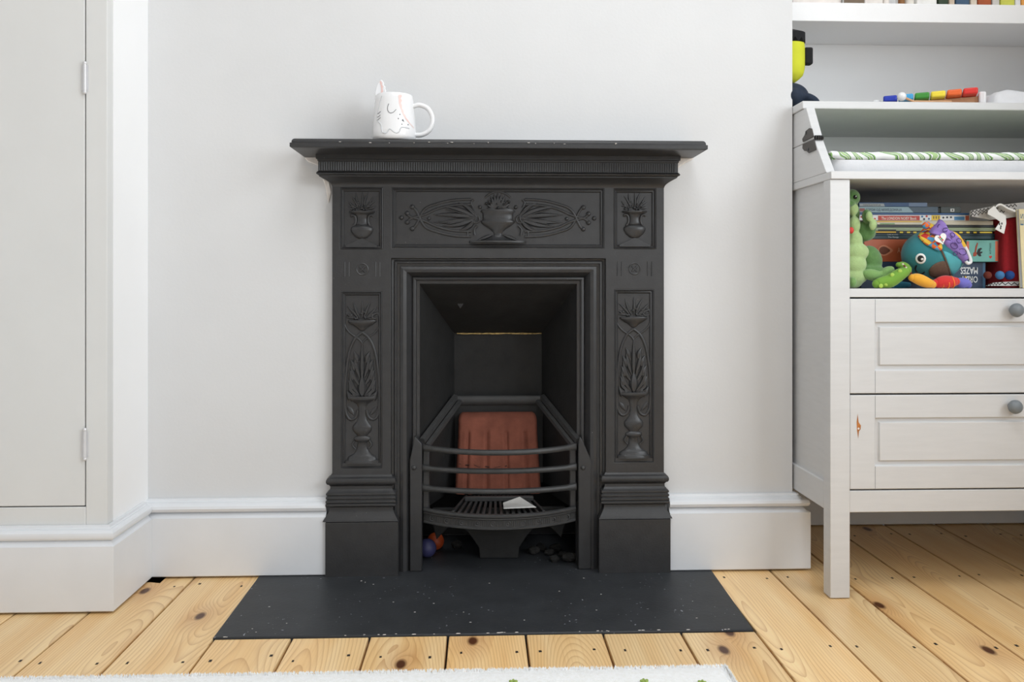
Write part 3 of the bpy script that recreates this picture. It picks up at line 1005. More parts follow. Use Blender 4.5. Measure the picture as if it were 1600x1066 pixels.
# ------------------------------------------------------------------ things in and under the grate
fbk = thing('fire_brick', ((at(778, 760, .13))[0], 0.15, gz), 'ribbed terracotta fire brick leaning at the back of the grate', 'brick')
def brick():
    n, m = 61, 40
    zt2, zb2 = az(645, .175), gz + .0065
    rings = []
    for j in range(m + 1):
        v = j / m
        z = zb2 + (zt2 - zb2) * v
        yb = 0.105 + .055 * v
        hw0 = (ax(845, .12) - ax(711, .12)) / 2
        hw1 = (ax(839.5, .17) - ax(717, .17)) / 2
        hw = hw0 + (hw1 - hw0) * min(1, v * 1.35)
        if v > .90: hw -= .010 * (1 - math.sqrt(max(0, 1 - ((v - .90) / .10) ** 2)))
        cx = ax(778, .14)
        ring = []
        for i in range(n):
            u = -1 + 2 * i / (n - 1)
            g = 0
            if v < .80:
                for c in (-.74, -.26, .22, .70):
                    d = abs(u - c)
                    g += .0055 * math.exp(-(d / .035) ** 2) - .0022 * math.exp(-((d - .085) / .045) ** 2)
                g *= min(1, (.80 - v) / .04)
            edge = .010 * max(0, (abs(u) - .93) / .07) ** 2
            topr = .016 * max(0, (v - .88) / .12) ** 2
            ring.append((cx + hw * u, yb + g + edge + topr, z))
        ring += [(cx + hw, yb + .03, z), (cx - hw, yb + .03, z)]
        rings.append(ring)
    return MB().loft(rings)
brick().build('body', M['brick'], fbk, angle=60)
mb = MB()
cpts = []
for k, (px, py) in enumerate([(717, 726), (727, 728), (739, 727), (748, 731), (760, 730), (772, 732), (783, 730), (792, 729)]):
    x, z = at(px, py, .118)
    cpts.append((x, .105 + .055 * (z - gz) / (az(645, .175) - gz) - .0006, z))
mb.tube(cpts, .0011, 5)
mb.build('crack', M['crack'], fbk)

mb = MB()
yq = bow(.2, 0, fb)
pp = [P3(787, 795, -.035), P3(838, 793, -.03), P3(812, 776.5, .05), P3(786, 786, .035)]
pp = [(p[0], p[1], max(p[2], gz + .0012)) for p in pp]
mid = ((pp[1][0] + pp[3][0]) / 2, (pp[1][1] + pp[3][1]) / 2, gz + .009)
mb.add(pp + [mid], [(0, 1, 4), (1, 2, 4), (2, 3, 4), (3, 0, 4)])
tag(mb.build('paper_scrap', M['paper'], origin=(pp[0][0], pp[0][1], gz), solid=.0006, smooth=False), 'folded scrap of white paper lying on the grate bars', 'paper')
for (px, Y, r, c, lab) in ((667.5, .085, .0215, (66, 66, 108), 'small dark blue ball under the grate, in front of an orange one'), (680.5, .14, .0205, (176, 74, 34), 'small orange ball under the grate, behind a blue one')):
    x = ax(px, Y)
    tag(MB().ball((x, Y, .003 + r), r, 16).build('toy_ball', mat('ball_paint', c, .45, .08, 60), origin=(x, Y, .003)), lab, 'ball')
M['rubble'] = mat('sooty_rubble', (46, 45, 44), .9, .3, 60, .5, 200, .2)
rr = random.Random(11)
where = ['leftmost lump of dark rubble in the pile right of the ash apron', 'second lump from the left in the rubble pile under the grate', 'middle front lump of the rubble pile under the grate', 'big middle lump at the back of the rubble pile under the grate', 'smallest lump of the rubble pile, near its right end', 'biggest lump at the right end of the rubble pile under the grate', 'frontmost small lump of the rubble pile under the grate', 'single dark lump of rubble left of the ash apron']
for (px, py, r), lab in zip(((835, 862, .012), (846, 856, .011), (858, 864, .010), (868, 858, .013), (880, 866, .009), (890, 874, .016), (866, 874, .010), (714, 853, .012)), where):
    Y = fl(px, py + 6)[1]
    Y = min(Y, .15)
    x = ax(px, Y)
    mb = MB().ball((x, Y, .003 + r * .72), (r * 1.15, r * .9, r * .8), 6)
    mb.v = [tuple(Vector(p) + (Vector(p) - Vector((x, Y, .003 + r * .72))) * .38 * mnoise.noise(Vector(p) * 90)) for p in mb.v]
    tag(mb.build('rubble_lump', M['rubble'], origin=(x, Y, .003), smooth=False), lab, 'rubble', 'rubble under the grate')

# ------------------------------------------------------------------ mug on the mantel shelf
mgy = -0.085
mx = ax(616, mgy)
mug = thing('mug', (mx, mgy, sz), 'white ceramic mug with sleeping dinosaur face standing on the black mantel shelf', 'mug')
MH = 0.0985
prof = [(0.0, .0005), (.040, .0005), (.0445, .003), (.0465, .009), (.0462, .022), (.0445, .045), (.0425, .068), (.0405, .088), (.0392, MH - .001), (.0383, MH), (.0373, MH - .001), (.0385, .085), (.042, .03), (.040, .006), (0, .005)]
MB().lathe(prof, (mx, mgy, sz), 48).build('cup', M['porc'], mug, angle=60)
def mr(z):
    for (r0, z0), (r1, z1) in zip(prof[2:9], prof[3:10]):
        if z0 <= z <= z1: return r0 + (r1 - r0) * (z - z0) / (z1 - z0)
    return .040
def msurf(X_, Y_, off=.0003):                          # position in the zoomed mug picture -> point on the mug wall
    px, py = 560 + X_ / 8.885, 110 + Y_ / 8.885
    x, z = at(px, py, mgy - .036)
    zz = max(.006, min(MH - .002, z - sz))
    r = mr(zz) + off
    u = max(-r * .985, min(r * .985, x - mx))
    return (mx + u, mgy - math.sqrt(r * r - u * u), sz + zz)
hp = smooth2([(mx + .040, 0, sz + .076), (mx + .054, 0, sz + .079), (mx + .072, 0, sz + .071), (mx + .0815, 0, sz + .050), (mx + .076, 0, sz + .027), (mx + .060, 0, sz + .016), (mx + .044, 0, sz + .015)])
MB().tube([(p.x, mgy - .004, p.z) for p in hp], .0052, 10, squash=(1, 1.15, 1)).build('handle', M['porc'], mug, angle=60)
mb = MB()
for line in ([(425, 470), (410, 520), (415, 570), (445, 600), (490, 592), (530, 550)], [(262, 598), (285, 588), (308, 570)], [(250, 645), (280, 638), (305, 618)], [(252, 690), (280, 676), (308, 656)]):
    mb.tube([msurf(*p) for p in smooth2(line)], .00055, 5)
for p in ((580, 618), (560, 678), (608, 754), (688, 750)):
    mb.ball(msurf(*p), .0012, 5)
mb.add([msurf(602, 700, .0006), msurf(640, 722, .0006), msurf(622, 678, .0006)], [(0, 1, 2)])
mb.build('face_lines', M['ink'], mug, 'fine grey lines of eye, whiskers and dots')
mb = MB()
L = smooth2([(556, 345), (562, 410), (572, 490), (600, 570), (632, 640), (690, 715), (760, 780)], 6)
for k in range(len(L) - 1):
    t = k / (len(L) - 1)
    t2 = (k + 1) / (len(L) - 1)
    w = lambda t: (48 * (1 - t) ** .8) * (.5 + .45 * abs(math.sin(t * PI * 7))) + 4
    a, b = L[k], L[k + 1]
    mb.fan([msurf(a.x, a.y, .0004), msurf(b.x, b.y, .0004), msurf(b.x + w(t2), b.y - w(t2) * .3, .0004), msurf(a.x + w(t), a.y - w(t) * .3, .0004)])
mb.build('scalloped_stripe', M['pink'], mug, 'pink scalloped stripe')
# embossed body and feet
mb = MB()
ol = smooth2([(330, 350), (290, 480), (262, 620), (270, 700), (320, 760), (335, 860), (385, 885), (415, 860), (445, 825), (490, 860), (530, 880), (575, 860), (600, 800), (700, 800)], 4)
mb.tube([msurf(p.x, p.y, -.0006) for p in ol], .0016, 6)
mb.ball(msurf(375, 875, 0), (.0042, .001, .0016), 6)
mb.build('embossed_outline', M['porcgrey'], mug)
mb = MB()
fy = mgy + .006
pf = [at(560 + a_ / 8.885, 110 + b_ / 8.885, fy) for a_, b_ in ((232, 420), (236, 305), (262, 215), (300, 148), (318, 134), (335, 145), (352, 172), (362, 195), (358, 212), (380, 235), (376, 262), (386, 285), (388, 310), (370, 420))]
mb.prism(pf, fy - .006, fy + .006)
fin = mb.build('tail_fin', M['porc'], mug, bevel=.002)
mb = MB()
pf = [at(560 + a_ / 8.885, 110 + b_ / 8.885, fy - .0066) for a_, b_ in ((296, 158), (308, 142), (332, 175), (326, 195), (345, 225), (336, 250), (345, 290), (325, 322), (312, 325), (318, 260), (310, 205))]
mb.prism(pf, fy - .0066, fy - .0055)
mb.build('scalloped_stripe', M['pink'], fin, 'pink scalloped edge', smooth=False)

# ------------------------------------------------------------------ rug
rug = thing('rug', (-0.45, -1.1, 0.001), 'cream pile rug with small green leaf motifs on the pine floor', 'rug')
RX0, RX1, RY0, RY1, RZ = -1.40, 0.405, -1.75, -0.490, 0.009
nx_, ny_ = 120, 60
mb = MB()
v, f = [], []
for j in range(ny_ + 1):
    for i in range(nx_ + 1):
        x = RX0 + (RX1 - RX0) * i / nx_
        y = RY0 + (RY1 - RY0) * j / ny_
        if j == ny_: y += .004 * mnoise.noise(Vector((x * 7, 0, 3)))
        edge = i in (0, nx_) or j in (0, ny_)
        v.append((x, y, .0015 if edge else RZ + .0012 * mnoise.noise(Vector((x * 60, y * 60, 0)))))
for j in range(ny_):
    for i in range(nx_):
        f.append((j * (nx_ + 1) + i, j * (nx_ + 1) + i + 1, (j + 1) * (nx_ + 1) + i + 1, (j + 1) * (nx_ + 1) + i))
mb.add(v, f)
mb.fan([(RX0, RY0, .0012), (RX1, RY0, .0012), (RX1, RY1, .0012), (RX0, RY1, .0012)])
mb.build('backing', M['rug'], rug)
mb = MB()
rr = random.Random(21)
for k in range(16000):
    x = rr.uniform(-0.80, RX1 + .001)
    y = RY1 + .002 - rr.random() ** 1.2 * .10
    if rr.random() < .03: x, y = RX1 + .001, RY1 - rr.uniform(0, .1)
    h = RZ + rr.uniform(-.001, .0016) - (.003 if y > RY1 - .004 else 0)
    dx_, dy_ = rr.uniform(-.0022, .0022), rr.uniform(-.0022, .0022)
    w = rr.uniform(.0008, .0015)
    mb.add([(x - w, y - w, .003), (x + w, y - w, .003), (x, y + w, .003), (x + dx_, y + dy_, h)], [(0, 1, 3), (1, 2, 3), (2, 0, 3)])
mb.build('pile', M['rug'], rug, kind='stuff', smooth=False)
for (px, py) in ((802, 1064), (1007, 1063), (1097, 1065), (560, 1072), (320, 1076)):
    x, y = fl(px, py, RZ + .004)
    mb = MB()
    for k in range(5):
        a = 2 * PI * k / 5 + px
        mb.ball((x + .004 * math.cos(a), y + .004 * math.sin(a), RZ + .0025), (.0035, .0022, .0022), 5, Matrix.Rotation(a, 3, 'Z').to_euler())
    mb.build('leaf_motif', M['leafg'], rug, 'green leaf motif')

# ------------------------------------------------------------------ changing table / dresser
DXL, DXR, DYF, DYB = 0.710, 1.487, -0.196, 0.300
D = thing('changing_table', (1.08, 0.06, 0), 'white wooden changing-table dresser with open shelf and two drawers right of the chimney breast', 'dresser')
dm = M['dress']
def dz(py): return az(py, DYF, 1330)
LW = 0.041
ztop = az(267.2, DYF - .004, 1310)
zleg = az(280.0, DYF - .004, 1310)
for x in (DXL, DXR - LW):
    MB().box(x, x + LW, DYF, DYF + .034, 0.001, zleg).build('leg', dm, D, bevel=.0015)
    MB().box(x, x + LW, DYB - .034, DYB, 0.001, zleg).build('leg', dm, D, bevel=.0015)
zsr0, zsr1 = 0.175, 0.232
for s, x in ((1, DXL), (-1, DXR)):
    x0, x1 = (x + .006, x + .020) if s > 0 else (x - .020, x - .006)
    MB().box(x0, x1, DYF + .034, DYB - .034, zsr1, zleg).build('side_panel', dm, D)
    xa, xb = (x + .0005, x + .022) if s > 0 else (x - .022, x - .0005)
    MB().box(xa, xb, DYF + .034, DYB - .034, zsr0, zsr1).build('side_rail', dm, D, bevel=.0015)
ix0, ix1 = DXL + LW, DXR - LW
MB().box(ix0, ix1, DYF + .004, DYF + .024, dz(802), dz(768)).build('bottom_rail', dm, D, bevel=.0015)
MB().box(DXL + .022, DXR - .022, DYB - .026, DYB - .018, 0.18, zleg).build('back_panel', M['dressin'], D)
# carcase floor below the drawers and the open shelf board
MB().box(DXL + .022, DXR - .022, DYF + .03, DYB - .03, 0.20, 0.212).build('bottom_board', M['dressin'], D)
SHZ = az(451, DYF + .005, 1400)
mb = MB().box(ix0 + .0004, ix1 - .0004, DYF + .004, DYF + .036, dz(464.6), SHZ).box(DXL + .022, DXR - .022, DYF + .036, DYB - .03, SHZ - .016, SHZ)
mb.build('shelf_board', dm, D, bevel=.001)
MB().box(DXL, DXR, DYF - .004, DYB, zleg + .0003, ztop).build('top_board', dm, D, bevel=.0015)
# drawers: stiles, rails and raised panel in one front
def drawer(y0, y1, yr0, yp0, yp1, yr1, ky, kpx):
    yf = DYF + .003
    xa, xb = ix0 + .001, ix1 - .001
    st = ax(1367.5, yf) - xa
    pin = ax(1374.8, yf) - xa
    def z(p): return az(p, yf, 1330)
    xs = [xa, xa + st, xa + pin, xb - pin, xb - st, xb]
    zs = sorted([z(y1), z(yr1), z(yp1), z(yp0), z(yr0), z(y0)])
    def dep(x, zz):
        if xs[1] < x < xs[4] and zs[1] < zz < zs[4]:
            return yf + .001 if (xs[2] < x < xs[3] and zs[2] < zz < zs[3]) else yf + .006
        return yf
    mb = plate(MB(), xs, zs, dep, yf + .018)
    mb.fan([(xa, yf + .018, zs[0]), (xb, yf + .018, zs[0]), (xb, yf + .018, zs[-1]), (xa, yf + .018, zs[-1])])
    o = mb.build('drawer', dm, D, bevel=.0016, seg=2)
    mb = MB()                                             # hairline joints between stile and rails
    for xx in (xs[1], xs[4]):
        for (za, zb) in ((zs[0], zs[1]), (zs[4], zs[5])):
            mb.box(xx - .0004, xx + .0004, yf - .00015, yf + .0005, za + .001, zb - .001)
    mb.build('stile_joint', M['knob'], o, smooth=False)
    kx, kz_ = at(kpx, ky, yf - .02)
    pr = [(0.0, -.026), (.008, -.0255), (.0125, -.022), (.0145, -.017), (.0135, -.012), (.009, -.008), (.006, -.004), (.0065, .001)]
    MB().lathe(pr, (kx, yf, kz_), 20, axis='y').build('knob', M['knob'], o, 'round grey knob', angle=60)
    return o
drawer(467, 615.2, 504, 511, 571, 579, 485, 1590.5)
d2 = drawer(617.8, 765, 654, 660.5, 721, 728.5, 636.5, 1588.5)
yf = DYF + .003
mb = MB()
mb.prism([at(px, py, yf) for px, py in ((1340, 647), (1341.5, 660), (1345, 665), (1344.5, 671), (1342, 674), (1341, 685), (1339, 672), (1338.5, 660))], yf - .0004, yf + .001)
ch = mb.build('bare_wood_patch', M['chip'], d2, 'long chip of bare orange wood', smooth=False)
mb = MB()
x, z = at(1341.5, 670, yf - .0006)
mb.ball((x, yf - .0006, z), (.0022, .0006, .0022), 6)
mb.build('pale_fleck', M['plaster'], d2)

# upper tray: fixed sides, hinged lid lying closed over it
def yline(px, X_):                                        # depth at which x = X_ projects to px
    u = (px - 800) / F
    return X_ * (cs - sn * u) / (sn + cs * u) - CD
yA, yH, yB = yline(1259.5, DXL), yline(1272.5, DXL), yline(1291, DXL)
zA = az(168, yA, 1260)
zH = az(215.5, yH, 1272)
zLB = az(171.6, yline(1251.7, DXL), 1252)
zLT = az(160.0, yline(1251.7, DXL), 1252)
yLF = yline(1256, DXL)
TW = 0.019
ybk = DYB - .004
for x in (DXL, DXR - TW):
    MB().prism([(yB, ztop + .0003), (ybk, ztop + .0003), (ybk, zH - .003), (yH + .001, zH - .003)], x, x + TW, 'x').build('tray_side', dm, D, bevel=.0012)
lid = MB().box(DXL - .003, DXR + .003, yLF, DYB, zA, zA + (zLT - zLB) + .001).build('lid', dm, D, bevel=.002)
for x in (DXL, DXR - TW):
    MB().prism([(yH, zH - .0018), (ybk, zH - .0018), (ybk, zA - .0003), (yA, zA - .0003)], x, x + TW, 'x').build('lid_side', dm, lid, bevel=.0012)
MB().box(DXL + TW, DXR - TW, ybk - .012, ybk, ztop + .0003, zA - .0003).build('tray_back', M['white'], D)  # lightened colour stands in for light under the lid
for s, x in ((-1, DXL), (1, DXR)):
    mb = MB()
    def hq(px, py):
        Y = yline(px, DXL)
        return Y, az(py, Y, px)
    up = [hq(1272.5, 213.5), hq(1256, 222), hq(1255.3, 217), hq(1259, 211), hq(1261, 204.5), hq(1266, 200.3), hq(1269.5, 200.8)]
    dn = [hq(1273.5, 218), hq(1256, 225), hq(1255.5, 232), hq(1258.5, 236), hq(1262, 236), hq(1265, 239.3), hq(1276, 234)]
    for poly in (up, dn): mb.prism(poly, x + s * .0001, x + s * .003, 'x')
    hg = mb.build('tray_hinge', M['hinge'], D, 'dark bronze hinge plates', bevel=.0006)
    mb = MB()
    for (px, py) in ((1261.5, 207.5), (1265, 233.5)):
        Y, z = hq(px, py)
        MB().ball((x + s * .003, Y, z), (.001, .0045, .0045), 6).build('screw', M['black'], hg)
    mb = MB()
    xi = x if s < 0 else x - TW
    for k in range(4):
        mb.tube([(xi + k * .0046, yH - .003, zH), (xi + .0034 + k * .0046, yH - .003, zH)], .0050, 8)
    mb.box(xi, xi + TW - .002, yH - .004, yH, zH - .005, zH + .005)
    mb.build('hinge_knuckle', M['black'], hg)

# changing pad
py0 = -0.150
padx0, padx1 = DXL + TW + .004, DXR - TW - .004
pad = thing('changing_pad', (1.08, .04, ztop + .001), 'changing pad with green jungle leaf print lying in the dresser tray', 'pad')
zm = az(248.5, py0, 1400)
zt3 = az(238.5, py0 + .01, 1400)
rings = []
for k in range(41):
    u = k / 40
    x = padx0 + .004 + (padx1 - padx0 - .008) * u
    e = max(0, 1 - min(u, 1 - u) / .022)
    yf_ = py0 + .018 * e ** 2
    zz = ztop + .0008
    rings.append([(x + .0, yf_ + .008 , zz), (x, yf_, zz + .006), (x, yf_ + .001, zm - .002 + .004 * e), (x, 0.22, zm - .002), (x, 0.22, zz)])
MB().loft(rings).build('base_cushion', M['padgrey'], pad, 'pale grey lower edge', angle=60)
rings = []
for k in range(81):
    u = k / 80
    x = padx0 + (padx1 - padx0) * u
    e = max(0, 1 - min(u, 1 - u) / .03)
    w = .0012 * math.sin(k * 1.7) + .0012 * math.sin(k * .63)
    up = .004 * e - .003 * max(0, .25 - u)
    c = (zm + zt3) / 2
    h = (zt3 - zm) / 2 + .0012
    ring = []
    for j in range(12):
        a = 2 * PI * j / 12
        ring.append((x, py0 + .010 + .013 * math.cos(a) * (1 - .3 * e), c + up + w * .5 + h * math.sin(a) * (1 - .25 * e)))
    rings.append(ring)
mb = MB().loft(rings)
mb.box(padx0 + .006, padx1 - .006, py0 + .012, 0.21, zm, zt3 - .002)
mb.build('printed_cover', M['jungle'], pad, 'white cotton printed with green leaves', angle=60)

# ------------------------------------------------------------------ things on the lid
LZ = zA + (zLT - zLB) + .001
xy = thing('xylophone', (ax(1450, .02), .02, LZ), 'toy xylophone with rainbow bars on a wooden frame on the white lid', 'xylophone')
def xyl(px, sgn=0, dy=0):
    t = (px - 1362) / (1541 - 1362)
    Y = 0.070 + (yLF + .022 - 0.070) * t + dy
    return ax(px, Y), Y
xyw = cm('beech_frame', (206, 160, 120), .55, var=.1, scale=60)
(xa, ya_), (xb, yb_) = xyl(1375), xyl(1529)
dirv = Vector((xb - xa, yb_ - ya_, 0)).normalized()
nrm = Vector((-dirv.y, dirv.x, 0))
def slab(mb, px0, px1, n0, n1, z0, z1, z0b=None, z1b=None):
    a, b = xyl(px0), xyl(px1)
    v = []
    for (p, q0, q1) in ((a, z0, z1), (b, z0b or z0, z1b or z1)):
        for nn in (n0, n1):
            for zz in (q0, q1):
                v.append((p[0] + nrm.x * nn, p[1] + nrm.y * nn, zz))
    return mb.add(v, [(0, 1, 3, 2), (4, 5, 7, 6), (0, 1, 5, 4), (2, 3, 7, 6), (0, 2, 6, 4), (1, 3, 7, 5)])
mb = MB()
slab(mb, 1374, 1529, .006, .016, LZ + .001, LZ + .0217)
slab(mb, 1374, 1529, .045, .055, LZ + .001, LZ + .0217)
mb.build('frame', xyw, xy, bevel=.0015)
mb = MB(); slab(mb, 1363, 1376, -.004, .10, LZ + .0005, LZ + .031)
mb.build('end_block', M['porc'], xy, 'white end block', bevel=.004)
mb = MB(); slab(mb, 1529, 1541, -.004, .035, LZ + .0005, LZ + .030)
mb.build('end_block', M['porc'], xy, 'white end block', bevel=.004)
cols = [('blue_bar', (38, 62, 178)), ('sky_bar', (72, 170, 224)), ('green_bar', (66, 150, 58)), ('yellow_bar', (250, 226, 70)), ('orange_bar', (238, 108, 50)), ('red_bar', (222, 52, 46))]
spans = [(1380, 1402), (1404, 1427), (1429, 1452), (1454, 1477), (1479, 1502), (1504, 1527)]
for (nm, c), (p0, p1), k in zip(cols, spans, range(6)):
    mb = MB()
    ln = .006 + k * .002
    slab(mb, p0, p1, -.008 - ln, .062 + ln, LZ + .0222, LZ + .0365)
    mb.build('tone_bar', cm(nm, c, .35), xy, '%s wooden tone bar' % nm.split('_')[0], bevel=.0035)
mal = thing('mallet', (ax(1409, yLF + .02), yLF + .02, LZ), 'white ball-headed mallet resting against the blue end of the xylophone', 'mallet')
mY = yLF + .022
x, z = at(1409, 151, mY)
MB().ball((x, mY, max(z, LZ + .010)), .0098, 12).build('head', M['porc'], mal)
MB().tube([(x, mY, max(z, LZ + .010)), (x + .03, mY + .004, LZ + .006), (x + .11, mY - .006, LZ + .004)], .0028, 8).build('stick', xyw, mal)

# crumpled white cloth at the right end
def cloth(name, label, cat, x0, x1, y0, y1, z0, hfun, material, org):
    n, m = 48, 24
    v, f = [], []
    for j in range(m + 1):
        for i in range(n + 1):
            u, w = i / n, j / m
            x, y = x0 + (x1 - x0) * u, y0 + (y1 - y0) * w
            e = min(1, min(u, 1 - u) / .05, min(w, 1 - w) / .12)
            h = hfun(u, w) + .006 * mnoise.noise(Vector((x * 40, y * 40, 5)))
            v.append((x, y, z0 + .001 + max(0, h) * math.sqrt(max(0, e))))
    for j in range(m):
        for i in range(n):
            f.append((j * (n + 1) + i, j * (n + 1) + i + 1, (j + 1) * (n + 1) + i + 1, (j + 1) * (n + 1) + i))
    mb = MB().add(v, f)
    mb.fan([(x0, y0, z0 + .0005), (x1, y0, z0 + .0005), (x1, y1, z0 + .0005), (x0, y1, z0 + .0005)])
    return tag(mb.build(name, material, origin=org, angle=80), label, cat)
cx0, cx1 = ax(1542.5, yLF + .03) + .009, DXR - .003
cloth('white_cloth', 'crumpled white muslin cloth at the right end of the dresser lid', 'cloth', cx0, cx1, yLF + .015, yLF + .20, LZ, lambda u, w: .030 + .030 * max(0, u - .25) + .015 * math.sin(u * 9) * .3, M['padgrey'], ((cx0 + cx1) / 2, yLF + .1, LZ))
# plain soft toy half hidden behind the corner
sty = 0.07
toy = thing('soft_toy', (ax(1238, sty), sty, LZ), 'yellow-headed soft toy with black top sitting behind the chimney corner', 'soft toy')
x0, z0 = at(1236, 92, sty)
hw = ax(1257, sty) - x0
zt4, zb4 = az(50, sty, 1240), az(129.5, sty, 1240)
def sq(z):                                               # half width along the height
    t = (z - zb4) / (zt4 - zb4)
    return hw * (1 - abs(2 * t - 1) ** 4.0 * .55) * (1 if t > .1 else .6 + 4 * t)
zz = [zb4 + (zt4 - zb4) * k / 16 for k in range(17)]
rings = [[(x0 + sq(z) * math.cos(a), sty + sq(z) * .8 * math.sin(a), z) for a in [2 * PI * j / 24 for j in range(24)]] for z in zz]
MB().loft(rings).build('head', cm('yellow_felt', (208, 212, 50), .85), toy, 'acid yellow padded head', angle=60)
mb = MB()
hr = []
for kk, dz_ in ((0, 0), (1, 1)):
    hr.append([(x0 + (sq(zt4 - .03) + .0015) * math.cos(2 * PI * j / 24), sty + (sq(zt4 - .03) * .8 + .0015) * math.sin(2 * PI * j / 24), (zt4 - .018 - (.010 if j % 2 else 0)) if kk == 0 else zt4 - .004) for j in range(24)])
hr.append([(x0 + sq(zt4) * .7 * math.cos(2 * PI * j / 24), sty + sq(zt4) * .6 * math.sin(2 * PI * j / 24), zt4 + .004) for j in range(24)])
mb.loft(hr)
mb.build('zigzag_cap', cm('black_felt', (20, 20, 22), .9), toy, 'black zigzag felt cap')
xa_, za_ = at(1257, 102, sty)
xb_, zb_2 = at(1268, 75.5, sty)
MB().box(xa_ - .003, xb_, sty - .012, sty + .008, za_, zb_2).build('side_tab', cm('black_felt', (20, 20, 22)), toy, 'black fabric tab', bevel=.004)
mb = MB()
x, z = at(1232, 150, sty)
mb.ball((x, sty, LZ + .035), (.045, .05, .034), 12)
x2 = ax(1258, sty - .03)
mb.ball((x2, sty - .03, LZ + .018), (.034, .05, .0155), 12, Matrix.Rotation(R(28), 3, 'Y').to_euler())
mb.ball((ax(1240, sty - .05), sty - .05, LZ + .025), (.02, .03, .022), 10)
blend_mesh(mb.build('body', cm('navy_felt', (30, 42, 60), .85), toy, 'navy blue padded body and legs'), .004, 4)

# ------------------------------------------------------------------ high alcove shelf and what stands on it
SYF = 0.13
sz0, sz1 = az(34.5, SYF, 1400), az(5.2, SYF, 1400)
tag(MB().box(CR + .0006, XR - .0006, SYF, YB - .0005, sz0, sz1).build('alcove_shelf', M['white'], origin=(1.08, .23, sz0), bevel=.0015), 'thick white floating shelf across the alcove above the dresser', 'shelf')  # shelf colour lightened in place of light, like the alcove wall
items = [
    (1238.5, 1315, 'storage_box', (236, 226, 220), .05, 'wide cream box at the left end of the high shelf'),
    (1319.5, 1350, 'book', (112, 94, 74), .0, 'brown book lying on the high shelf beside the cream box'),
    (1351, 1380, 'storage_box', (232, 224, 218), .01, 'pale box on the high shelf right of the brown book'),
    (1382, 1391, 'jar', (238, 230, 222), .0, 'narrow cream jar on the high shelf'),
    (1406, 1415.5, 'jar', (142, 96, 52), .0, 'narrow brown jar on the high shelf'),
    (1417, 1431, 'jar', (232, 226, 216), .0, 'cream jar right of the narrow brown jar on the high shelf'),
    (1433, 1464, 'storage_box', (242, 240, 236), .01, 'white box in the middle of the high shelf'),
    (1467, 1482, 'wooden_block', (44, 62, 40), .0, 'dark green block on the high shelf'),
    (1483.5, 1492, 'wooden_block', (206, 186, 164), .0, 'beige block on the high shelf left of the blue one'),
    (1494, 1515, 'wooden_block', (60, 88, 116), .0, 'dark blue block on the high shelf'),
    (1517, 1527, 'wooden_block', (222, 208, 190), .0, 'beige block on the high shelf between blue and rust ones'),
    (1528.5, 1549, 'wooden_block', (172, 84, 42), .0, 'rust-red block on the high shelf'),
    (1551, 1562, 'wooden_block', (214, 210, 204), .0, 'pale grey block on the high shelf right of the rust-red one'),
    (1564, 1585.5, 'wooden_block', (214, 216, 92), .0, 'yellow-green block on the high shelf'),
    (1587, 1595, 'wooden_block', (238, 238, 240), .0, 'white block on the high shelf right of the yellow-green one'),
    (1596.5, 1612, 'wooden_block', (240, 170, 84), .0, 'orange block at the right end of the high shelf'),
]
for k, (p0, p1, nm, c, dy, lab) in enumerate(items):
    Y = SYF + .012 + dy * .3
    x0, x1 = ax(p0, Y), ax(p1, Y)
    m_ = mat('paint_%d' % k, c, .55, .08, 50)
    zs_ = sz1 + .0004
    org = ((x0 + x1) / 2, Y + .04, zs_)
    if nm == 'jar':
        r = (x1 - x0) / 2
        t = thing('jar', org, lab, 'jar')
        MB().lathe([(0, 0), (r * .94, 0), (r, .003), (r, .062), (r * .8, .07), (0, .07)], ((x0 + x1) / 2, Y + r, zs_), 20).build('body', m_, t)
        MB().lathe([(0, .0705), (r * .86, .0705), (r * .86, .082), (0, .083)], ((x0 + x1) / 2, Y + r, zs_), 20).build('lid', M['padgrey'], t)
    elif nm == 'book':
        t = thing('book', org, lab, 'book')
        MB().box(x0, x1, Y, Y + .003, zs_, zs_ + .025).box(x0, x1, Y, Y + .12, zs_, zs_ + .002).box(x0, x1, Y, Y + .12, zs_ + .023, zs_ + .025).build('cover', m_, t)
        MB().box(x0 + .002, x1 - .002, Y + .003, Y + .117, zs_ + .002, zs_ + .023).build('page_block', M['paper'], t)
    elif nm == 'storage_box':
        t = thing('storage_box', org, lab, 'box')
        MB().box(x0, x1, Y, Y + .11, zs_, zs_ + .07).build('body', m_, t, bevel=.002)
        MB().box(x0 - .0005, x1 + .0005, Y - .001, Y + .111, zs_ + .0705, zs_ + .085).build('lid', m_, t, bevel=.002)
    else:
        tag(MB().box(x0, x1, Y, Y + .04, zs_, zs_ + .055).build('wooden_block', m_, origin=org, bevel=.002), lab, 'block')

# ------------------------------------------------------------------ open shelf: books and boxes
YS = -0.075                                              # plane of the spines
def sx(px, Y=YS): return ax(px, Y)
def szv(py, Y=YS): return az(py, Y, 1450)
def book(p0, p1, q0, q1, c, label, Y=YS, deep=.2, cat='book', group=None):
    x0, x1, z1, z0 = sx(p0, Y), sx(p1, Y), szv(q0, Y), szv(q1, Y)
    t = thing('book', ((x0 + x1) / 2, Y + deep / 2, z0), label, cat)
    cv = min(.0016, (z1 - z0) * .25)
    m_ = mat('cover_paint', c, .45, .05, 40)
    MB().box(x0, x1, Y, Y + .0025, z0, z1).box(x0, x1, Y + .0025, Y + deep, z0, z0 + cv).box(x0, x1, Y + .0025, Y + deep, z1 - cv, z1).build('cover', m_, t, bevel=.0005, seg=1)
    MB().box(x0 + .002, x1 - .002, Y + .0026, Y + deep - .002, z0 + cv, z1 - cv).build('page_block', M['paper'], t)
    return t
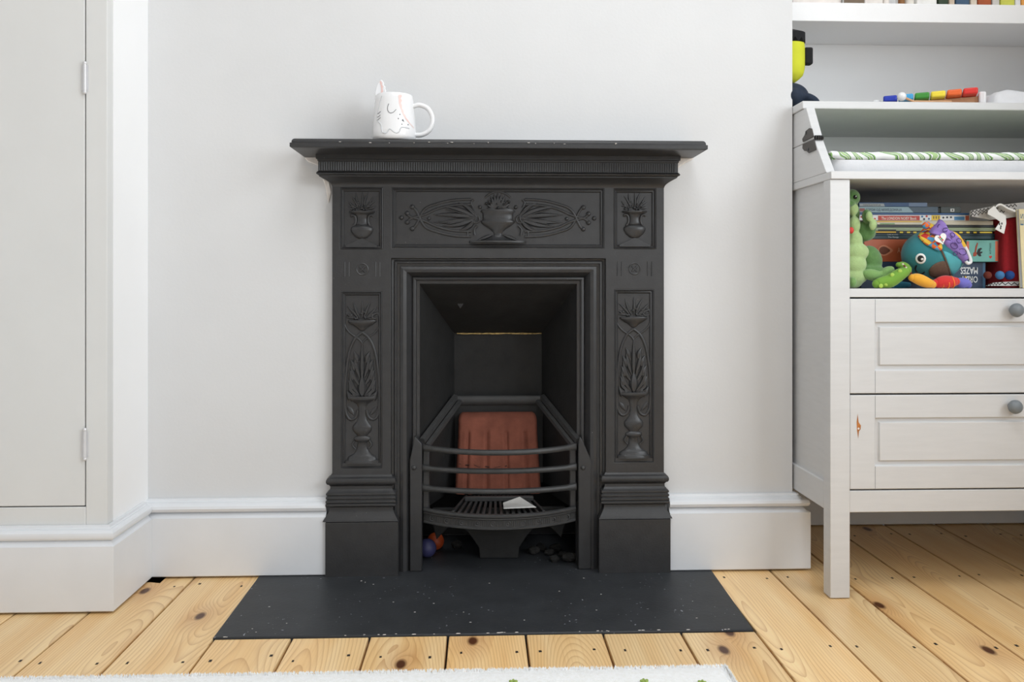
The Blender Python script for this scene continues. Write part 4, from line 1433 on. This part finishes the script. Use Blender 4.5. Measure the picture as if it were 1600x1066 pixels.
def strip(t, name, p0, p1, q0, q1, c, label=None, Y=YS, off=.0003, slant=0):
    x0, x1, z1, z0 = sx(p0, Y), sx(p1, Y), szv(q0, Y), szv(q1, Y)
    mb = MB()
    mb.prism([(x0, z0), (x1 + slant, z0), (x1, z1), (x0, z1)], Y - off, Y + .0002)
    return mb.build(name, cm('print_%d_%d_%d' % c, c, .5), t, label, smooth=False)
def T(t, s, p0, p1, q0, q1, c, Y=YS, flip=False, vertical=False, bold=0.0, off=.0006):
    return text(s, sx(p0, Y), sx(p1, Y), szv(q1, Y), szv(q0, Y), Y - off, cm('print_%d_%d_%d' % c, c, .5), t, flip, vertical=vertical, bold=bold)
# bottom: dark blue game box, printed upside down
def gbox(p0, p1, q0, q1, c, label, Y, deep):
    x0, x1, z1, z0 = sx(p0, Y), sx(p1, Y), szv(q0, Y), szv(q1, Y)
    t = thing('game_box', ((x0 + x1) / 2, Y + deep / 2, z0), label, 'box')
    MB().box(x0, x1, Y, Y + deep, z0, z1).build('body', mat('card_paint', c, .45, .05, 40), t, bevel=.001)
    return t
x0_, x1_ = sx(1345), sx(1540)
z0_ = SHZ + .0005
g = thing('game_box', ((x0_ + x1_) / 2, YS + .1, z0_), 'dark blue game box printed ORBIT MAZES upside down, bottom of the stack', 'box')
zgt = szv(409.3)
MB().box(x0_, x1_, YS, YS + .2, z0_, zgt).build('body', mat('card_paint', (48, 66, 92), .45, .05, 40), g, bevel=.001)
W1, Ye = (238, 238, 236), (240, 190, 50)
T(g, 'MAZES', 1500.5, 1527.5, 417.5, 428.5, W1, flip=True, bold=.02)
T(g, 'ORBIT', 1501.5, 1527.5, 431.5, 442, W1, flip=True, bold=.02)
strip(g, 'yellow_letter_mark', 1507.4, 1509.4, 431.5, 442, Ye, off=.0008)
strip(g, 'side_band', 1535.5, 1539.5, 410.5, 450, (70, 110, 140))
# teal card box and the orange box
tb = gbox(1510, 1563, 375, 409.1, (112, 178, 166), 'teal card box printed with a red panda, right end of the stack', YS - .012, .19)
Yt = YS - .012
strip(tb, 'orange_band', 1555, 1559.5, 376.5, 408, (226, 116, 86), Y=Yt)
strip(tb, 'white_band', 1560.5, 1562.5, 376.5, 408, (232, 236, 232), Y=Yt)
strip(tb, 'orange_band', 1510.3, 1514, 377, 406, (214, 110, 82), Y=Yt)
mb = MB()
def tq(x, y): return at(1460 + x / 6.88, 300 + y / 6.88, Yt)
for poly in ([(452, 660), (470, 612), (500, 600), (512, 612), (495, 625), (490, 645), (515, 640), (514, 655), (495, 665), (505, 690), (485, 694), (470, 685)],):
    mb.prism([tq(*p) for p in poly], Yt - .0005, Yt)
mb.build('animal_print', cm('black_print', (22, 26, 28)), tb, 'black animal body print', smooth=False)
mb = MB()
mb.prism([tq(*p) for p in ((415, 690), (418, 655), (440, 640), (455, 655), (452, 685), (432, 694))], Yt - .0006, Yt)
mb.prism([tq(*p) for p in ((432, 645), (440, 590), (458, 545), (468, 552), (456, 600), (448, 645))], Yt - .0006, Yt)
mb.build('animal_print', cm('rust_print', (168, 70, 46)), tb, 'rust-red head and tail print', smooth=False)
T(tb, 'AUTTAKO', 1545.8, 1548.6, 380, 397, (30, 40, 40), Y=Yt, vertical=True)
mb = MB()
mb.prism([tq(*p) for p in ((588, 700), (590, 685), (602, 690), (615, 684), (618, 700), (602, 718))], Yt - .0005, Yt)
mb.build('red_emblem', cm('red_print', (206, 62, 52)), tb, smooth=False)
ob = gbox(1350, 1508.5, 374, 409.1, (192, 96, 58), 'orange card box under the thin books, above the dark blue box', YS, .2)
mb = MB()
dp = []
for k in range(24):
    a = 2 * PI * k / 24
    r = 8.4 * (1 + .55 * max(0, math.cos(a)) ** 6)
    dp.append(at(1381 + r * math.cos(a) * 1.1, 391.5 - 8.4 * math.sin(a), YS))
mb.prism(dp, YS - .0004, YS)
dd = mb.build('drop_emblem', cm('pale_orange_print', (214, 140, 104)), ob, 'pale drop-shaped emblem', smooth=False)
mb = MB()
dp = []
for k in range(24):
    a = 2 * PI * k / 24
    r = 6.4 * (1 + .45 * max(0, math.cos(a)) ** 6)
    dp.append(at(1380.5 + r * math.cos(a) * 1.1, 391.5 - 6.2 * math.sin(a), YS))
mb.prism(dp, YS - .0007, YS)
mb.build('drop_centre', cm('brown_print', (118, 62, 40)), ob, 'brown centre of the emblem', smooth=False)
T(ob, 'A W', 1402, 1416, 387, 395.5, (224, 170, 140))
# thin books above
b = book(1352, 1554, 368.2, 373.7, (28, 62, 70), 'thin dark teal book with small white lettering, low in the stack')
T(b, 'The Kanga', 1387, 1404, 369.4, 372.6, (206, 214, 214))
b = book(1352, 1554.5, 365.2, 368.0, (26, 52, 62), 'very thin dark teal book under the yellow-dashed one')
T(b, 'CARS BOOKS', 1386, 1403, 365.7, 367.6, (190, 196, 196))
b = book(1352, 1552, 361.2, 365.0, (24, 24, 26), 'thin black book with yellow dashes along its spine')
strip(b, 'yellow_dash', 1366, 1400, 361.9, 363.9, (224, 178, 50))
for p in (1406, 1417, 1427, 1499, 1510, 1521):
    strip(b, 'yellow_dash', p, p + 5, 362, 364.4, (238, 206, 60))
strip(b, 'yellow_dash', 1531, 1550, 362, 364.2, (238, 206, 60))
b = book(1360, 1556, 355.6, 361.0, (150, 164, 128), 'thin pale green paperback with a dark lower edge')
strip(b, 'dark_edge', 1372, 1400, 358.8, 360.8, (40, 44, 40))
b = book(1360, 1554, 351.6, 355.4, (30, 34, 34), 'thin black paperback between the cream and pale green ones')
b = book(1362, 1552, 345.0, 351.4, (214, 206, 184), 'thin cream paperback under the polka-dot book')
strip(b, 'yellow_band', 1370, 1440, 345.4, 347.6, (224, 180, 84))
strip(b, 'green_band', 1375, 1398, 349, 350.8, (120, 160, 110))
b = book(1338, 1515, 336.0, 344.8, (232, 232, 232), 'polka-dot book titled The LONDON NOISY Book on a red band')
strip(b, 'red_band', 1372, 1437, 337.4, 344.4, (196, 62, 46))
T(b, 'The LONDON NOISY Book', 1377, 1432, 339.2, 343.6, (244, 232, 220), bold=.01)
strip(b, 'yellow_block', 1455.5, 1469, 336.4, 344.5, (240, 200, 60))
for p in (1458, 1462, 1466): strip(b, 'window_mark', p, p + 1.4, 338, 342, (120, 96, 40), off=.0006)
strip(b, 'blue_patch', 1491, 1507, 338.4, 344, (90, 150, 200))
strip(b, 'rust_patch', 1508.5, 1514, 337, 344.4, (176, 92, 70))
for k, (p, q, c) in enumerate(((1346, 339, (196, 62, 46)), (1353, 342, (70, 120, 170)), (1361, 338.5, (196, 62, 46)), (1367, 342, (196, 62, 46)), (1441, 338.5, (70, 120, 170)), (1448, 338, (206, 60, 50)), (1444, 342.5, (40, 46, 52)), (1474, 340.2, (44, 48, 60)), (1480, 339.8, (44, 48, 60)), (1486, 339.6, (44, 48, 60)), (1451.5, 342, (70, 120, 170)))):
    x, z = at(p, q, YS - .0004)
    MB().prism([(x + .0022 * math.cos(2 * PI * j / 10), z + .0022 * math.sin(2 * PI * j / 10)) for j in range(10)], YS - .0005, YS).build('polka_dot', cm('print_%d_%d_%d' % c, c), b, smooth=False)
b = book(1342, 1516, 332.9, 335.8, (30, 82, 134), 'thin blue book lying on the polka-dot book')
b = book(1341, 1466, 323.2, 332.7, (62, 84, 100), 'grey-blue book with a pale spine and Cyrillic title')
strip(b, 'pale_label', 1342, 1419, 323.6, 332.4, (150, 178, 188), 'pale slanted title label', slant=.012)
T(b, 'ГЕРОИ ОД МАКЕДОНИЈА', 1353, 1409, 326, 331, (46, 62, 74), bold=.01)
strip(b, 'rust_mark', 1343, 1351, 326, 331, (150, 84, 74), off=.0006)
b = book(1342, 1449, 316.6, 323.0, (34, 76, 122), 'dark blue book on top of the stack with a grey label')
strip(b, 'grey_label', 1343, 1381, 318.4, 322.8, (168, 178, 184), slant=.002)
T(b, 'МАКЕДОНИЈА', 1349, 1376, 319.6, 322.4, (52, 62, 72))
strip(b, 'pale_blue_panel', 1420, 1448.6, 316.9, 322.8, (110, 130, 158))
b = book(1470, 1501.5, 323.2, 332.7, (46, 56, 52), 'small dark green book with a white square at the right of the stack top')
strip(b, 'white_square', 1485, 1491, 326, 330.6, (224, 226, 224))
strip(b, 'dark_mark', 1487, 1489.4, 327.2, 329.6, (40, 40, 40), off=.0006)

# ------------------------------------------------------------------ green plush crocodile at the left
YC = -0.125
g1, g2 = cm('green_plush', (88, 128, 70), .95, bump=.5, bscale=500, sheen=.5, var=.14, scale=120), cm('pale_green_plush', (166, 192, 130), .95, bump=.5, bscale=500, sheen=.5, var=.08, scale=120)
cr = thing('plush_crocodile', (ax(1345, YC), YC, SHZ), 'green plush crocodile with pale belly sitting at the left end of the open shelf', 'soft toy')
px1 = ax(1401, YC) - ax(1400, YC)
def cp(px, py, dy=0): 
    x, z = at(px, py, YC + dy)
    return (x, YC + dy, z)
def Bl(mb, px, py, rx, rz, ry=None, dy=0, rot=0):
    mb.ball(cp(px, py, dy), (rx * px1, (ry or min(rx, rz)) * px1, rz * px1), 10, Matrix.Rotation(R(rot), 3, 'Y').to_euler() if rot else None)
mb = MB()
Bl(mb, 1330, 309, 13, 13.5, 14, .0)                      # head
Bl(mb, 1322, 318, 14, 7, 12, -.01)                       # jaw
Bl(mb, 1331, 335, 11, 20, 14, .006)                      # neck
Bl(mb, 1336, 365, 16, 22, 17, .010)
Bl(mb, 1334, 410, 21, 38, 20, .008)                      # body
Bl(mb, 1347, 362, 11, 16, 9, -.004, -18)                 # shoulder
Bl(mb, 1356, 366, 13, 10, 9, -.010, -30)                 # arm
Bl(mb, 1361, 358, 7, 15, 7.5, -.016, 12)
Bl(mb, 1355, 338, 8, 11, 8, -.018, -5)                   # hand raised
Bl(mb, 1353, 333, 4, 6, 5, -.024, 0)
Bl(mb, 1366, 352, 4.5, 7, 5, -.024, 6)
Bl(mb, 1362, 404, 15, 21, 12, -.010, -24)                # thigh
Bl(mb, 1366, 425, 19, 11, 11, -.018, 8)
body = mb.build('body', g1, cr)
blend_mesh(body, .0024, 5)
mb = MB()
Bl(mb, 1335, 352, 9, 14, 8, -.014)
Bl(mb, 1334, 376, 13, 16, 12, -.012)
Bl(mb, 1337, 394, 20, 15, 13, -.016)
Bl(mb, 1335, 413, 18.5, 16, 13, -.018)
Bl(mb, 1335, 431, 21, 14, 13, -.016)
Bl(mb, 1333, 441, 14, 9.5, 12, -.010)
Bl(mb, 1333, 327, 8, 10, 7, -.012)
blend_mesh(mb.build('belly', g2, cr, 'pale green quilted belly'), .0024, 3)
mb = MB()
Bl(mb, 1364, 430, 18, 9, 9, -.028, 10)
Bl(mb, 1386, 424, 12, 7, 8, -.030, -24)
Bl(mb, 1383, 431, 8, 5.5, 7, -.032, -10)
Bl(mb, 1332, 441, 6, 8, 7, -.034)
blend_mesh(mb.build('foot', cm('mid_green_plush', (122, 160, 92), .95, bump=.5, bscale=500, sheen=.4), cr, 'light green padded foot'), .0022, 4)
mb = MB()
Bl(mb, 1364, 351, 5.5, 9, 4.5, -.036, 8)
Bl(mb, 1358, 338, 5, 8, 4.5, -.034, -4)
blend_mesh(mb.build('paw_pad', g2, cr, 'pale green paw pad'), .0018, 3)
mb = MB()
mb.ball(cp(1336.5, 308, -.019), (.0042, .003, .0046), 8)
eye = mb.build('eye', cm('eye_black', (16, 20, 16), .12), cr, 'shiny dark eye')
mb = MB(); mb.ball(cp(1337.5, 306.5, -.0225), .0012, 5)
mb.build('eye_glint', M['porc'], cr)
mb = MB(); Bl(mb, 1330, 360, 4, 5, 3, -.031)
mb.build('red_tag', cm('red_print', (206, 62, 52)), cr, 'red fabric spot')

# ------------------------------------------------------------------ teal octopus toy
YO = -0.135
oc = thing('octopus_toy', (ax(1462, YO), YO, SHZ), 'teal plush octopus toy with big eye and purple bandana in front of the books', 'soft toy')
po = ax(1451, YO) - ax(1450, YO)
ocx, ocz = at(1458, 398, YO)
RXo, RZo, RYo = 47 * po, 39 * po, 36 * po
teal = cm('teal_plush', (44, 122, 130), .9, sheen=.3, bump=.3, bscale=600)
def os_(px, py, off=.0004):                              # point on the head surface
    Y = YO - .035
    for _ in range(8):
        x, z = at(px, py, Y)
        u, w = (x - ocx) / RXo, (z - ocz) / RZo
        q = 1 - u * u - w * w
        Y = .5 * Y + .5 * (YO - (RYo * math.sqrt(q) if q > 0 else 0))
    return (x, Y - off, z)
MB().ball((ocx, YO, ocz), (RXo, RYo, RZo), 24).build('head', teal, oc, angle=80)
def patch(name, pts, m_, label=None, off=.0012, dens=1, th=.0012, parent=None):
    """a fabric patch that follows the head: polygon in photo pixels, filled and gridded"""
    pg = [Vector(p) for p in pts]
    c = sum(pg, Vector((0, 0))) / len(pg)
    v, f = [os_(c.x, c.y, off)], []
    K = 5
    n = len(pg)
    for r in range(1, K + 1):
        for p in pg:
            q = c + (p - c) * r / K
            v.append(os_(q.x, q.y, off if r < K else off * .5))
    for i in range(n):
        f.append((0, 1 + i, 1 + (i + 1) % n))
    for r in range(K - 1):
        for i in range(n):
            f.append((1 + r * n + i, 1 + r * n + (i + 1) % n, 1 + (r + 1) * n + (i + 1) % n, 1 + (r + 1) * n + i))
    return MB().add(v, f).build(name, m_, parent or oc, label, solid=th, angle=80)
def circ(cx, cy, r, n=20): return [(cx + r * math.cos(2 * PI * k / n), cy + r * math.sin(2 * PI * k / n)) for k in range(n)]
patch('eye_white', circ(1438.3, 404.3, 8.2), cm('white_felt', (240, 240, 238), .8), 'white felt eye')
patch('pupil', circ(1438, 404.3, 5), M['black'], 'black pupil', .0026)
patch('eye_glint', circ(1439.6, 405.2, 1.8), M['porc'], None, .0038)
mb = MB()
mb.tube([os_(p.x, p.y, .0014) for p in smooth2([(1431.5, 415), (1429.5, 420), (1431.5, 425), (1436, 428), (1441, 427.8), (1444, 425.5)])], .0015, 6)
mb.build('smile', M['black'], oc, 'stitched black smile')
patch('nose_patch', smooth2([(1451, 423), (1455, 417), (1463, 411), (1474, 408), (1479, 411), (1483, 422), (1484.5, 430), (1475, 433), (1462, 434.5), (1453, 431), (1451, 423)], 3)[:-1], cm('brown_felt', (98, 78, 66), .95, var=.15, scale=200), 'brown felt nose patch')
mb = MB()
mb.tube([os_(p.x, p.y, .001) for p in smooth2([(1469, 388), (1474, 399), (1480, 414), (1485, 430)])], .0016, 6)
mb.build('side_seam', cm('brown_felt', (98, 78, 66)), oc, 'brown seam band')
patch('light_side', smooth2([(1473, 392), (1484, 396), (1496, 404), (1503, 409), (1500, 418), (1493, 426), (1487, 430), (1480, 411), (1473, 392)], 3)[:-1], cm('aqua_plush', (84, 168, 176), .9), 'lighter aqua side panel')
# bandana
ck_ = checker('orange_checks', (224, 104, 40), (238, 196, 70), (74, 150, 190), (200, 50, 44), 85)
patch('checked_band', smooth2([(1433.5, 370), (1440, 360), (1447, 352), (1455, 350), (1462, 360), (1466, 372), (1471, 388), (1465, 392), (1455, 387), (1444, 381), (1433.5, 370)], 3)[:-1], ck_, 'orange and blue checked band', .004, th=.003)
mb = MB()
mb.ball(at(1447, 352, YO - .03)[:1] + (YO - .03,) + at(1447, 352, YO - .03)[1:], (.009, .007, .007), 8, Matrix.Rotation(R(-40), 3, 'Y').to_euler())
mb.build('band_knot', ck_, oc)
purple = cm('purple_cotton', (142, 116, 186), .85, var=.16, scale=70)
pur2 = cm('dark_purple_print', (62, 42, 100), .85)
def op3(px, py, off):
    x, z = at(px, py, YO - .035)
    return (x, YO - .035 - off, z)
mb = MB()
out = [(1456, 357), (1463, 349), (1467, 343), (1472, 345), (1471, 353), (1476, 358), (1488, 362), (1496, 372), (1503, 388), (1509, 398), (1512, 407), (1506, 411), (1494, 405), (1482, 396), (1473, 388), (1466, 377), (1460, 368), (1452, 363)]
cc = Vector((1481, 379))
v = [op3(cc.x, cc.y, .016)]
K = 6
nO = len(out)
for r in range(1, K + 1):
    for i, p in enumerate(out):
        q = cc + (Vector(p) - cc) * r / K
        v.append(op3(q.x, q.y, .016 * math.sqrt(max(0, 1 - (r / K) ** 2.5)) + .002 * math.sin(i * 2.1 + r)))
f = [(0, 1 + i, 1 + (i + 1) % nO) for i in range(nO)]
for r in range(K - 1):
    for i in range(nO):
        f.append((1 + r * nO + i, 1 + r * nO + (i + 1) % nO, 1 + (r + 1) * nO + (i + 1) % nO, 1 + (r + 1) * nO + i))
mb.add(v, f)
ban = mb.build('bandana', purple, oc, 'purple bandana with darker blotches', solid=.003, angle=80)
for (px, py, w, h, rt) in ((1482, 385, 7, 4.6, -25), (1497, 394, 7.5, 5, -20), (1485, 397, 4.5, 3, 30), (1490, 377, 5, 3.6, -30), (1503, 403, 4.5, 3, 40), (1470, 360, 5, 3, 20), (1480, 368, 4.5, 3, -40), (1464, 354, 3.5, 2.6, 50)):
    mb = MB()
    d = ((px - cc.x) ** 2 / 900 + (py - cc.y) ** 2 / 1100)
    c0 = op3(px, py, .0185 * math.sqrt(max(0.05, 1 - d ** 1.1)) + .0022)
    ring = []
    for k in range(14):
        a = 2 * PI * k / 14
        dx_ = w * math.cos(a) * .8
        dz_ = h * math.sin(a) * .9
        ca, sa = math.cos(R(rt)), math.sin(R(rt))
        ring.append((c0[0] + (dx_ * ca - dz_ * sa) * po, c0[1], c0[2] + (dx_ * sa + dz_ * ca) * po))
    mb.tube(ring, .0007, 5, True)
    mb.build('printed_blotch', pur2, ban, 'dark purple blotch outline')
mb = MB()
ht = []
for k in range(24):
    t = 2 * PI * k / 24
    hx2, hy2 = 16 * math.sin(t) ** 3, 13 * math.cos(t) - 5 * math.cos(2 * t) - 2 * math.cos(3 * t) - math.cos(4 * t)
    a = R(-20)
    ht.append((1470 + (hx2 * math.cos(a) + hy2 * math.sin(a)) * .60, 373 - (-hx2 * math.sin(a) + hy2 * math.cos(a)) * .60))
yt = YO - .035 - .022
mb.prism([at(p[0], p[1], yt) for p in ht], yt - .0006, yt + .0004)
tg = mb.build('heart_tag', M['paper'], oc, 'white heart-shaped tag', smooth=False)
for (p0, p1, c) in (((1465.5, 370), (1473.5, 379), (60, 60, 60)), ((1468, 369.4), (1470, 371.8), (214, 40, 40)), ((1470.5, 372), (1472, 374), (60, 150, 70)), ((1472.2, 374), (1473.8, 376), (210, 60, 60))):
    a, b2 = at(*p0, yt - .0009), at(*p1, yt - .0009)
    MB().tube([(a[0], yt - .0007, a[1]), (b2[0], yt - .0007, b2[1])], .0007 if c[0] == 60 and c[1] == 60 else .0016, 5, squash=(1, .3, 1)).build('tag_print', cm('print_%d_%d_%d' % c, c), tg)
mb = MB()
yv = YO - .028
mb.prism([at(p[0], p[1], yv) for p in ((1487, 361), (1494, 364), (1499, 368), (1507, 380), (1510, 386), (1508, 394), (1503, 392), (1499, 380), (1494, 370))], yv - .003, yv + .003)
mb.build('yellow_flap', cm('yellow_cotton', (238, 190, 60), .8), oc, 'yellow fabric flap', bevel=.001)
mb = MB()
yv = YO - .044
mb.tube([(p.x, yv, p.y) for p in [Vector(at(a_, b_, yv)) for a_, b_ in [tuple(q) for q in smooth2([(1508, 386), (1512, 394), (1516, 404), (1516.5, 410), (1512, 411.5), (1509, 408)])]]], .0032, 8)
mb.build('white_ring', M['porc'], oc, 'white plastic ring end')
# tentacles
def arm(name, pts, r, m_, label, dy=-.045):
    P = [Vector(at(a_, b_, YO + dy)) for a_, b_ in [tuple(q) for q in smooth2(pts, 4)]]
    n = len(P)
    rad = [r * po * (.45 + .62 * math.sin(PI * (.12 + .76 * k / (n - 1)))) for k in range(n)]
    mb = MB()
    Q = [(p.x, YO + dy, max(p.y, SHZ + rad[k] + .0005)) for k, p in enumerate(P)]
    mb.tube(Q, rad, 12)
    mb.ball(Q[-1], rad[-1] * 1.02, 8)
    mb.ball(Q[0], rad[0] * 1.02, 8)
    return mb.build(name, m_, oc, label, angle=80)
yel = cm('mustard_plush', (232, 166, 44), .85, sheen=.3)
arm('tentacle', [(1425, 434), (1434, 436), (1446, 441), (1457, 446)], 8.0, yel, 'mustard yellow tentacle', -.050)
red = arm('tentacle', [(1462, 443), (1472, 443), (1484, 441), (1493, 440)], 9, cm('red_plush', (208, 40, 38), .85, sheen=.3), 'red tentacle with orange rings', -.046)
mb = MB()
for p, q, w in ((1470, 443, 7.4), (1478, 442, 8.6), (1486, 441, 8.6)):
    x, z = at(p, q, YO - .046)
    z = max(z, SHZ + 8.4 * po)
    mb.tube([(x + .0015 * math.sin(t * 2), YO - .046 + w * 1.04 * po * math.cos(t), z + w * 1.04 * po * math.sin(t)) for t in [2 * PI * k / 16 for k in range(16)]], .0012, 5, True)
mb.build('orange_ring', cm('orange_stitch', (240, 130, 50)), red)
lav = cm('lavender_plush', (108, 106, 190), .85, sheen=.3)
arm('tentacle', [(1494, 441), (1501, 442), (1508, 446), (1513, 447)], 7.5, lav, 'lavender blue tentacle', -.040)
gr = arm('tentacle', [(1370, 447), (1382, 444), (1394, 437), (1406, 429), (1417, 423)], 9.6, cm('lime_plush', (112, 158, 52), .85, sheen=.2), 'lime green tentacle with spots', -.047)
mb = MB()
for (p, q) in ((1386, 444), (1404, 437), (1396, 430), (1408, 424), (1378, 447)):
    x, z = at(p, q, YO - .047 - .014)
    mb.ball((x, YO - .0475 - .0095, z), (.0046, .0018, .0046), 7)
mb.build('pale_spot', cm('pale_lime', (164, 196, 84), .85), gr)
arm('tentacle', [(1404, 414), (1412, 416), (1420, 420)], 6, cm('lime_plush', (134, 186, 60)), 'short lime green tentacle', -.018)
arm('tentacle', [(1420, 445), (1404, 446), (1396, 447)], 5, cm('teal_dark', (30, 96, 120), .85), 'dark teal tentacle lying at the back', -.016)
mb = MB()
for k in range(6):
    x, z = at(1410 + k * 2.4, 413 + k * 2.7, YO - .050)
    mb.ball((x, YO - .052, z), (.0022, .0022, .0022), 6, mi=k % 2)
mb.build('striped_cord', [cm('cream_cord', (214, 206, 190)), cm('wine_cord', (120, 30, 50))], oc, 'cream and wine striped cord')

# ------------------------------------------------------------------ red felt bag at the right, with balls in front
YBg = -0.105
bag = thing('felt_bag', (ax(1590, YBg), YBg + .04, SHZ), 'red felt bag with zigzag-stitched white trim at the right end of the open shelf', 'bag')
felt = cm('red_felt', (150, 22, 32), .95, var=.12, scale=150, bump=.3, bscale=500)
trimw = cm('cream_felt', (206, 204, 200), .95, var=.06, scale=150)
def bq(x, y, Y=YBg): return at(1460 + x / 6.88, 300 + y / 6.88, Y)
mb = MB()
poly = [bq(735, 1000), bq(1110, 1000), bq(1060, 255), bq(905, 262), bq(775, 290), bq(745, 420)]
poly[0] = (poly[0][0], SHZ + .0005); poly[1] = (poly[1][0], SHZ + .0005)
mb.prism(poly, YBg, YBg + .09)
mb.build('body', felt, bag, bevel=.008, seg=3)
mb = MB()
mb.prism([bq(380, 262), bq(390, 200), bq(640, 150), bq(890, 118), bq(1010, 108), bq(1010, 250), bq(905, 262), bq(770, 285), bq(600, 300)], YBg - .003, YBg + .004)
top = mb.build('top_trim', trimw, bag, 'cream trim band along the opening', bevel=.001)
mb = MB()
mb.prism([bq(560, 1010), bq(1100, 1010), bq(1100, 965), bq(840, 962), bq(640, 975)], YBg - .004, YBg + .003)
mb.v = [(x, y, max(z, SHZ + .0006)) for x, y, z in mb.v]
bot = mb.build('bottom_trim', trimw, bag, 'cream trim band along the bottom', smooth=False)
def zig(par, pts, amp, n):
    mb = MB()
    P = [Vector(bq(*p, YBg - .005)) for p in pts]
    out = []
    for k in range(n + 1):
        t = k / n
        i = min(len(P) - 2, int(t * (len(P) - 1)))
        s_ = t * (len(P) - 1) - i
        q = P[i].lerp(P[i + 1], s_)
        out.append((q.x, YBg - (.0042 if par is bot else .0034), q.y + (amp if k % 2 else -amp)))
    mb.tube(out, .00105, 4)
    mb.build('zigzag_stitch', M['black'], par, 'black zigzag stitching', smooth=False)
zig(top, [(395, 250), (560, 215), (700, 215), (890, 185)], .003, 24)
zig(top, [(400, 215), (640, 175), (890, 140)], .0026, 24)
zig(bot, [(570, 1000), (700, 985), (960, 990), (1090, 990)], .0026, 24)
mb = MB()
yh = YBg - .012
hp = [Vector(bq(a_, b_, yh)) for a_, b_ in [tuple(q) for q in smooth2([(590, 245), (615, 180), (645, 140), (690, 130), (760, 170), (840, 200)], 5)]]
rings = [[(p.x - .000, yh - .010, p.y), (p.x, yh + .012, p.y - .002), (p.x, yh + .012, p.y - .005), (p.x, yh - .010, p.y - .004)] for p in hp]
mb.loft(rings)
mb.build('strap', M['paper'], bag, 'white looped strap', angle=60)
mb = MB()
mb.prism([bq(575, 200, yh - .012), bq(640, 150, yh - .012), bq(690, 215, yh - .012), bq(765, 255, yh - .012), bq(770, 340, yh - .012), bq(745, 450, yh - .012), bq(650, 400, yh - .012), bq(705, 320, yh - .012), bq(640, 275, yh - .012), bq(570, 240, yh - .012)], yh - .013, yh - .0115)
st = mb.build('strap_end', M['paper'], bag, 'white strap end with dark marks', smooth=False)
mb = MB()
for (a_, b_) in ((700, 345), (715, 370), (725, 340), (712, 390)):
    x, z = bq(a_, b_, yh - .0132)
    mb.ball((x, yh - .0132, z), (.0016, .0004, .0026), 5)
mb.build('dark_mark', cm('print_60_60_60', (60, 60, 60)), st)
for (px, c, r, lab) in ((1551, (110, 44, 30), 6.0, 'brown-red felt pompom'), (1570.5, (74, 128, 178), 6.6, 'light blue felt pompom'), (1586, (34, 72, 136), 7.0, 'dark blue felt pompom')):
    r_ = r * po
    Y = YBg - .022
    x, z = at(px, 430, Y)
    MB().ball((x, Y + .018, z), r_, 12).build('pompom', mat('felt_ball_paint', c, .9, .1, 120), bag, lab)
cb = thing('cream_book', (ax(1606, YBg - .03), YBg, SHZ), 'cream picture book leaning at the right end of the open shelf', 'book')
yy = YBg - .025
q0, q1, q2, q3 = at(1597.5, 449, yy), at(1640, 449, yy), at(1632, 326, yy), at(1591.5, 327, yy)
zb5 = SHZ + .0006
q0, q1 = (q0[0], zb5), (q1[0], zb5)
cb.location.x = (q0[0] + q1[0]) / 2
wo[cb] = Vector(cb.location)
def inset(pts, d):
    c = sum((Vector(p) for p in pts), Vector((0, 0))) / len(pts)
    return [c + (Vector(p) - c) * (1 - d) for p in pts]
mb = MB().prism([q0, q1, q2, q3], yy - .0016, yy).prism([q0, q1, q2, q3], yy + .008, yy + .0096)
cvr = mb.build('cover', mat('cream_cover', (232, 218, 172), .5, .04, 40), cb)
MB().prism(inset([q0, q1, q2, q3], .02), yy + .0001, yy + .0079).build('page_block', M['paper'], cb)
a_, b_ = at(1593.5, 352, yy), at(1598.5, 334, yy)
text('ES', a_[0], b_[0], a_[1], b_[1], yy - .0019, cm('print_60_110_140', (60, 110, 140)), cvr, vertical=True)
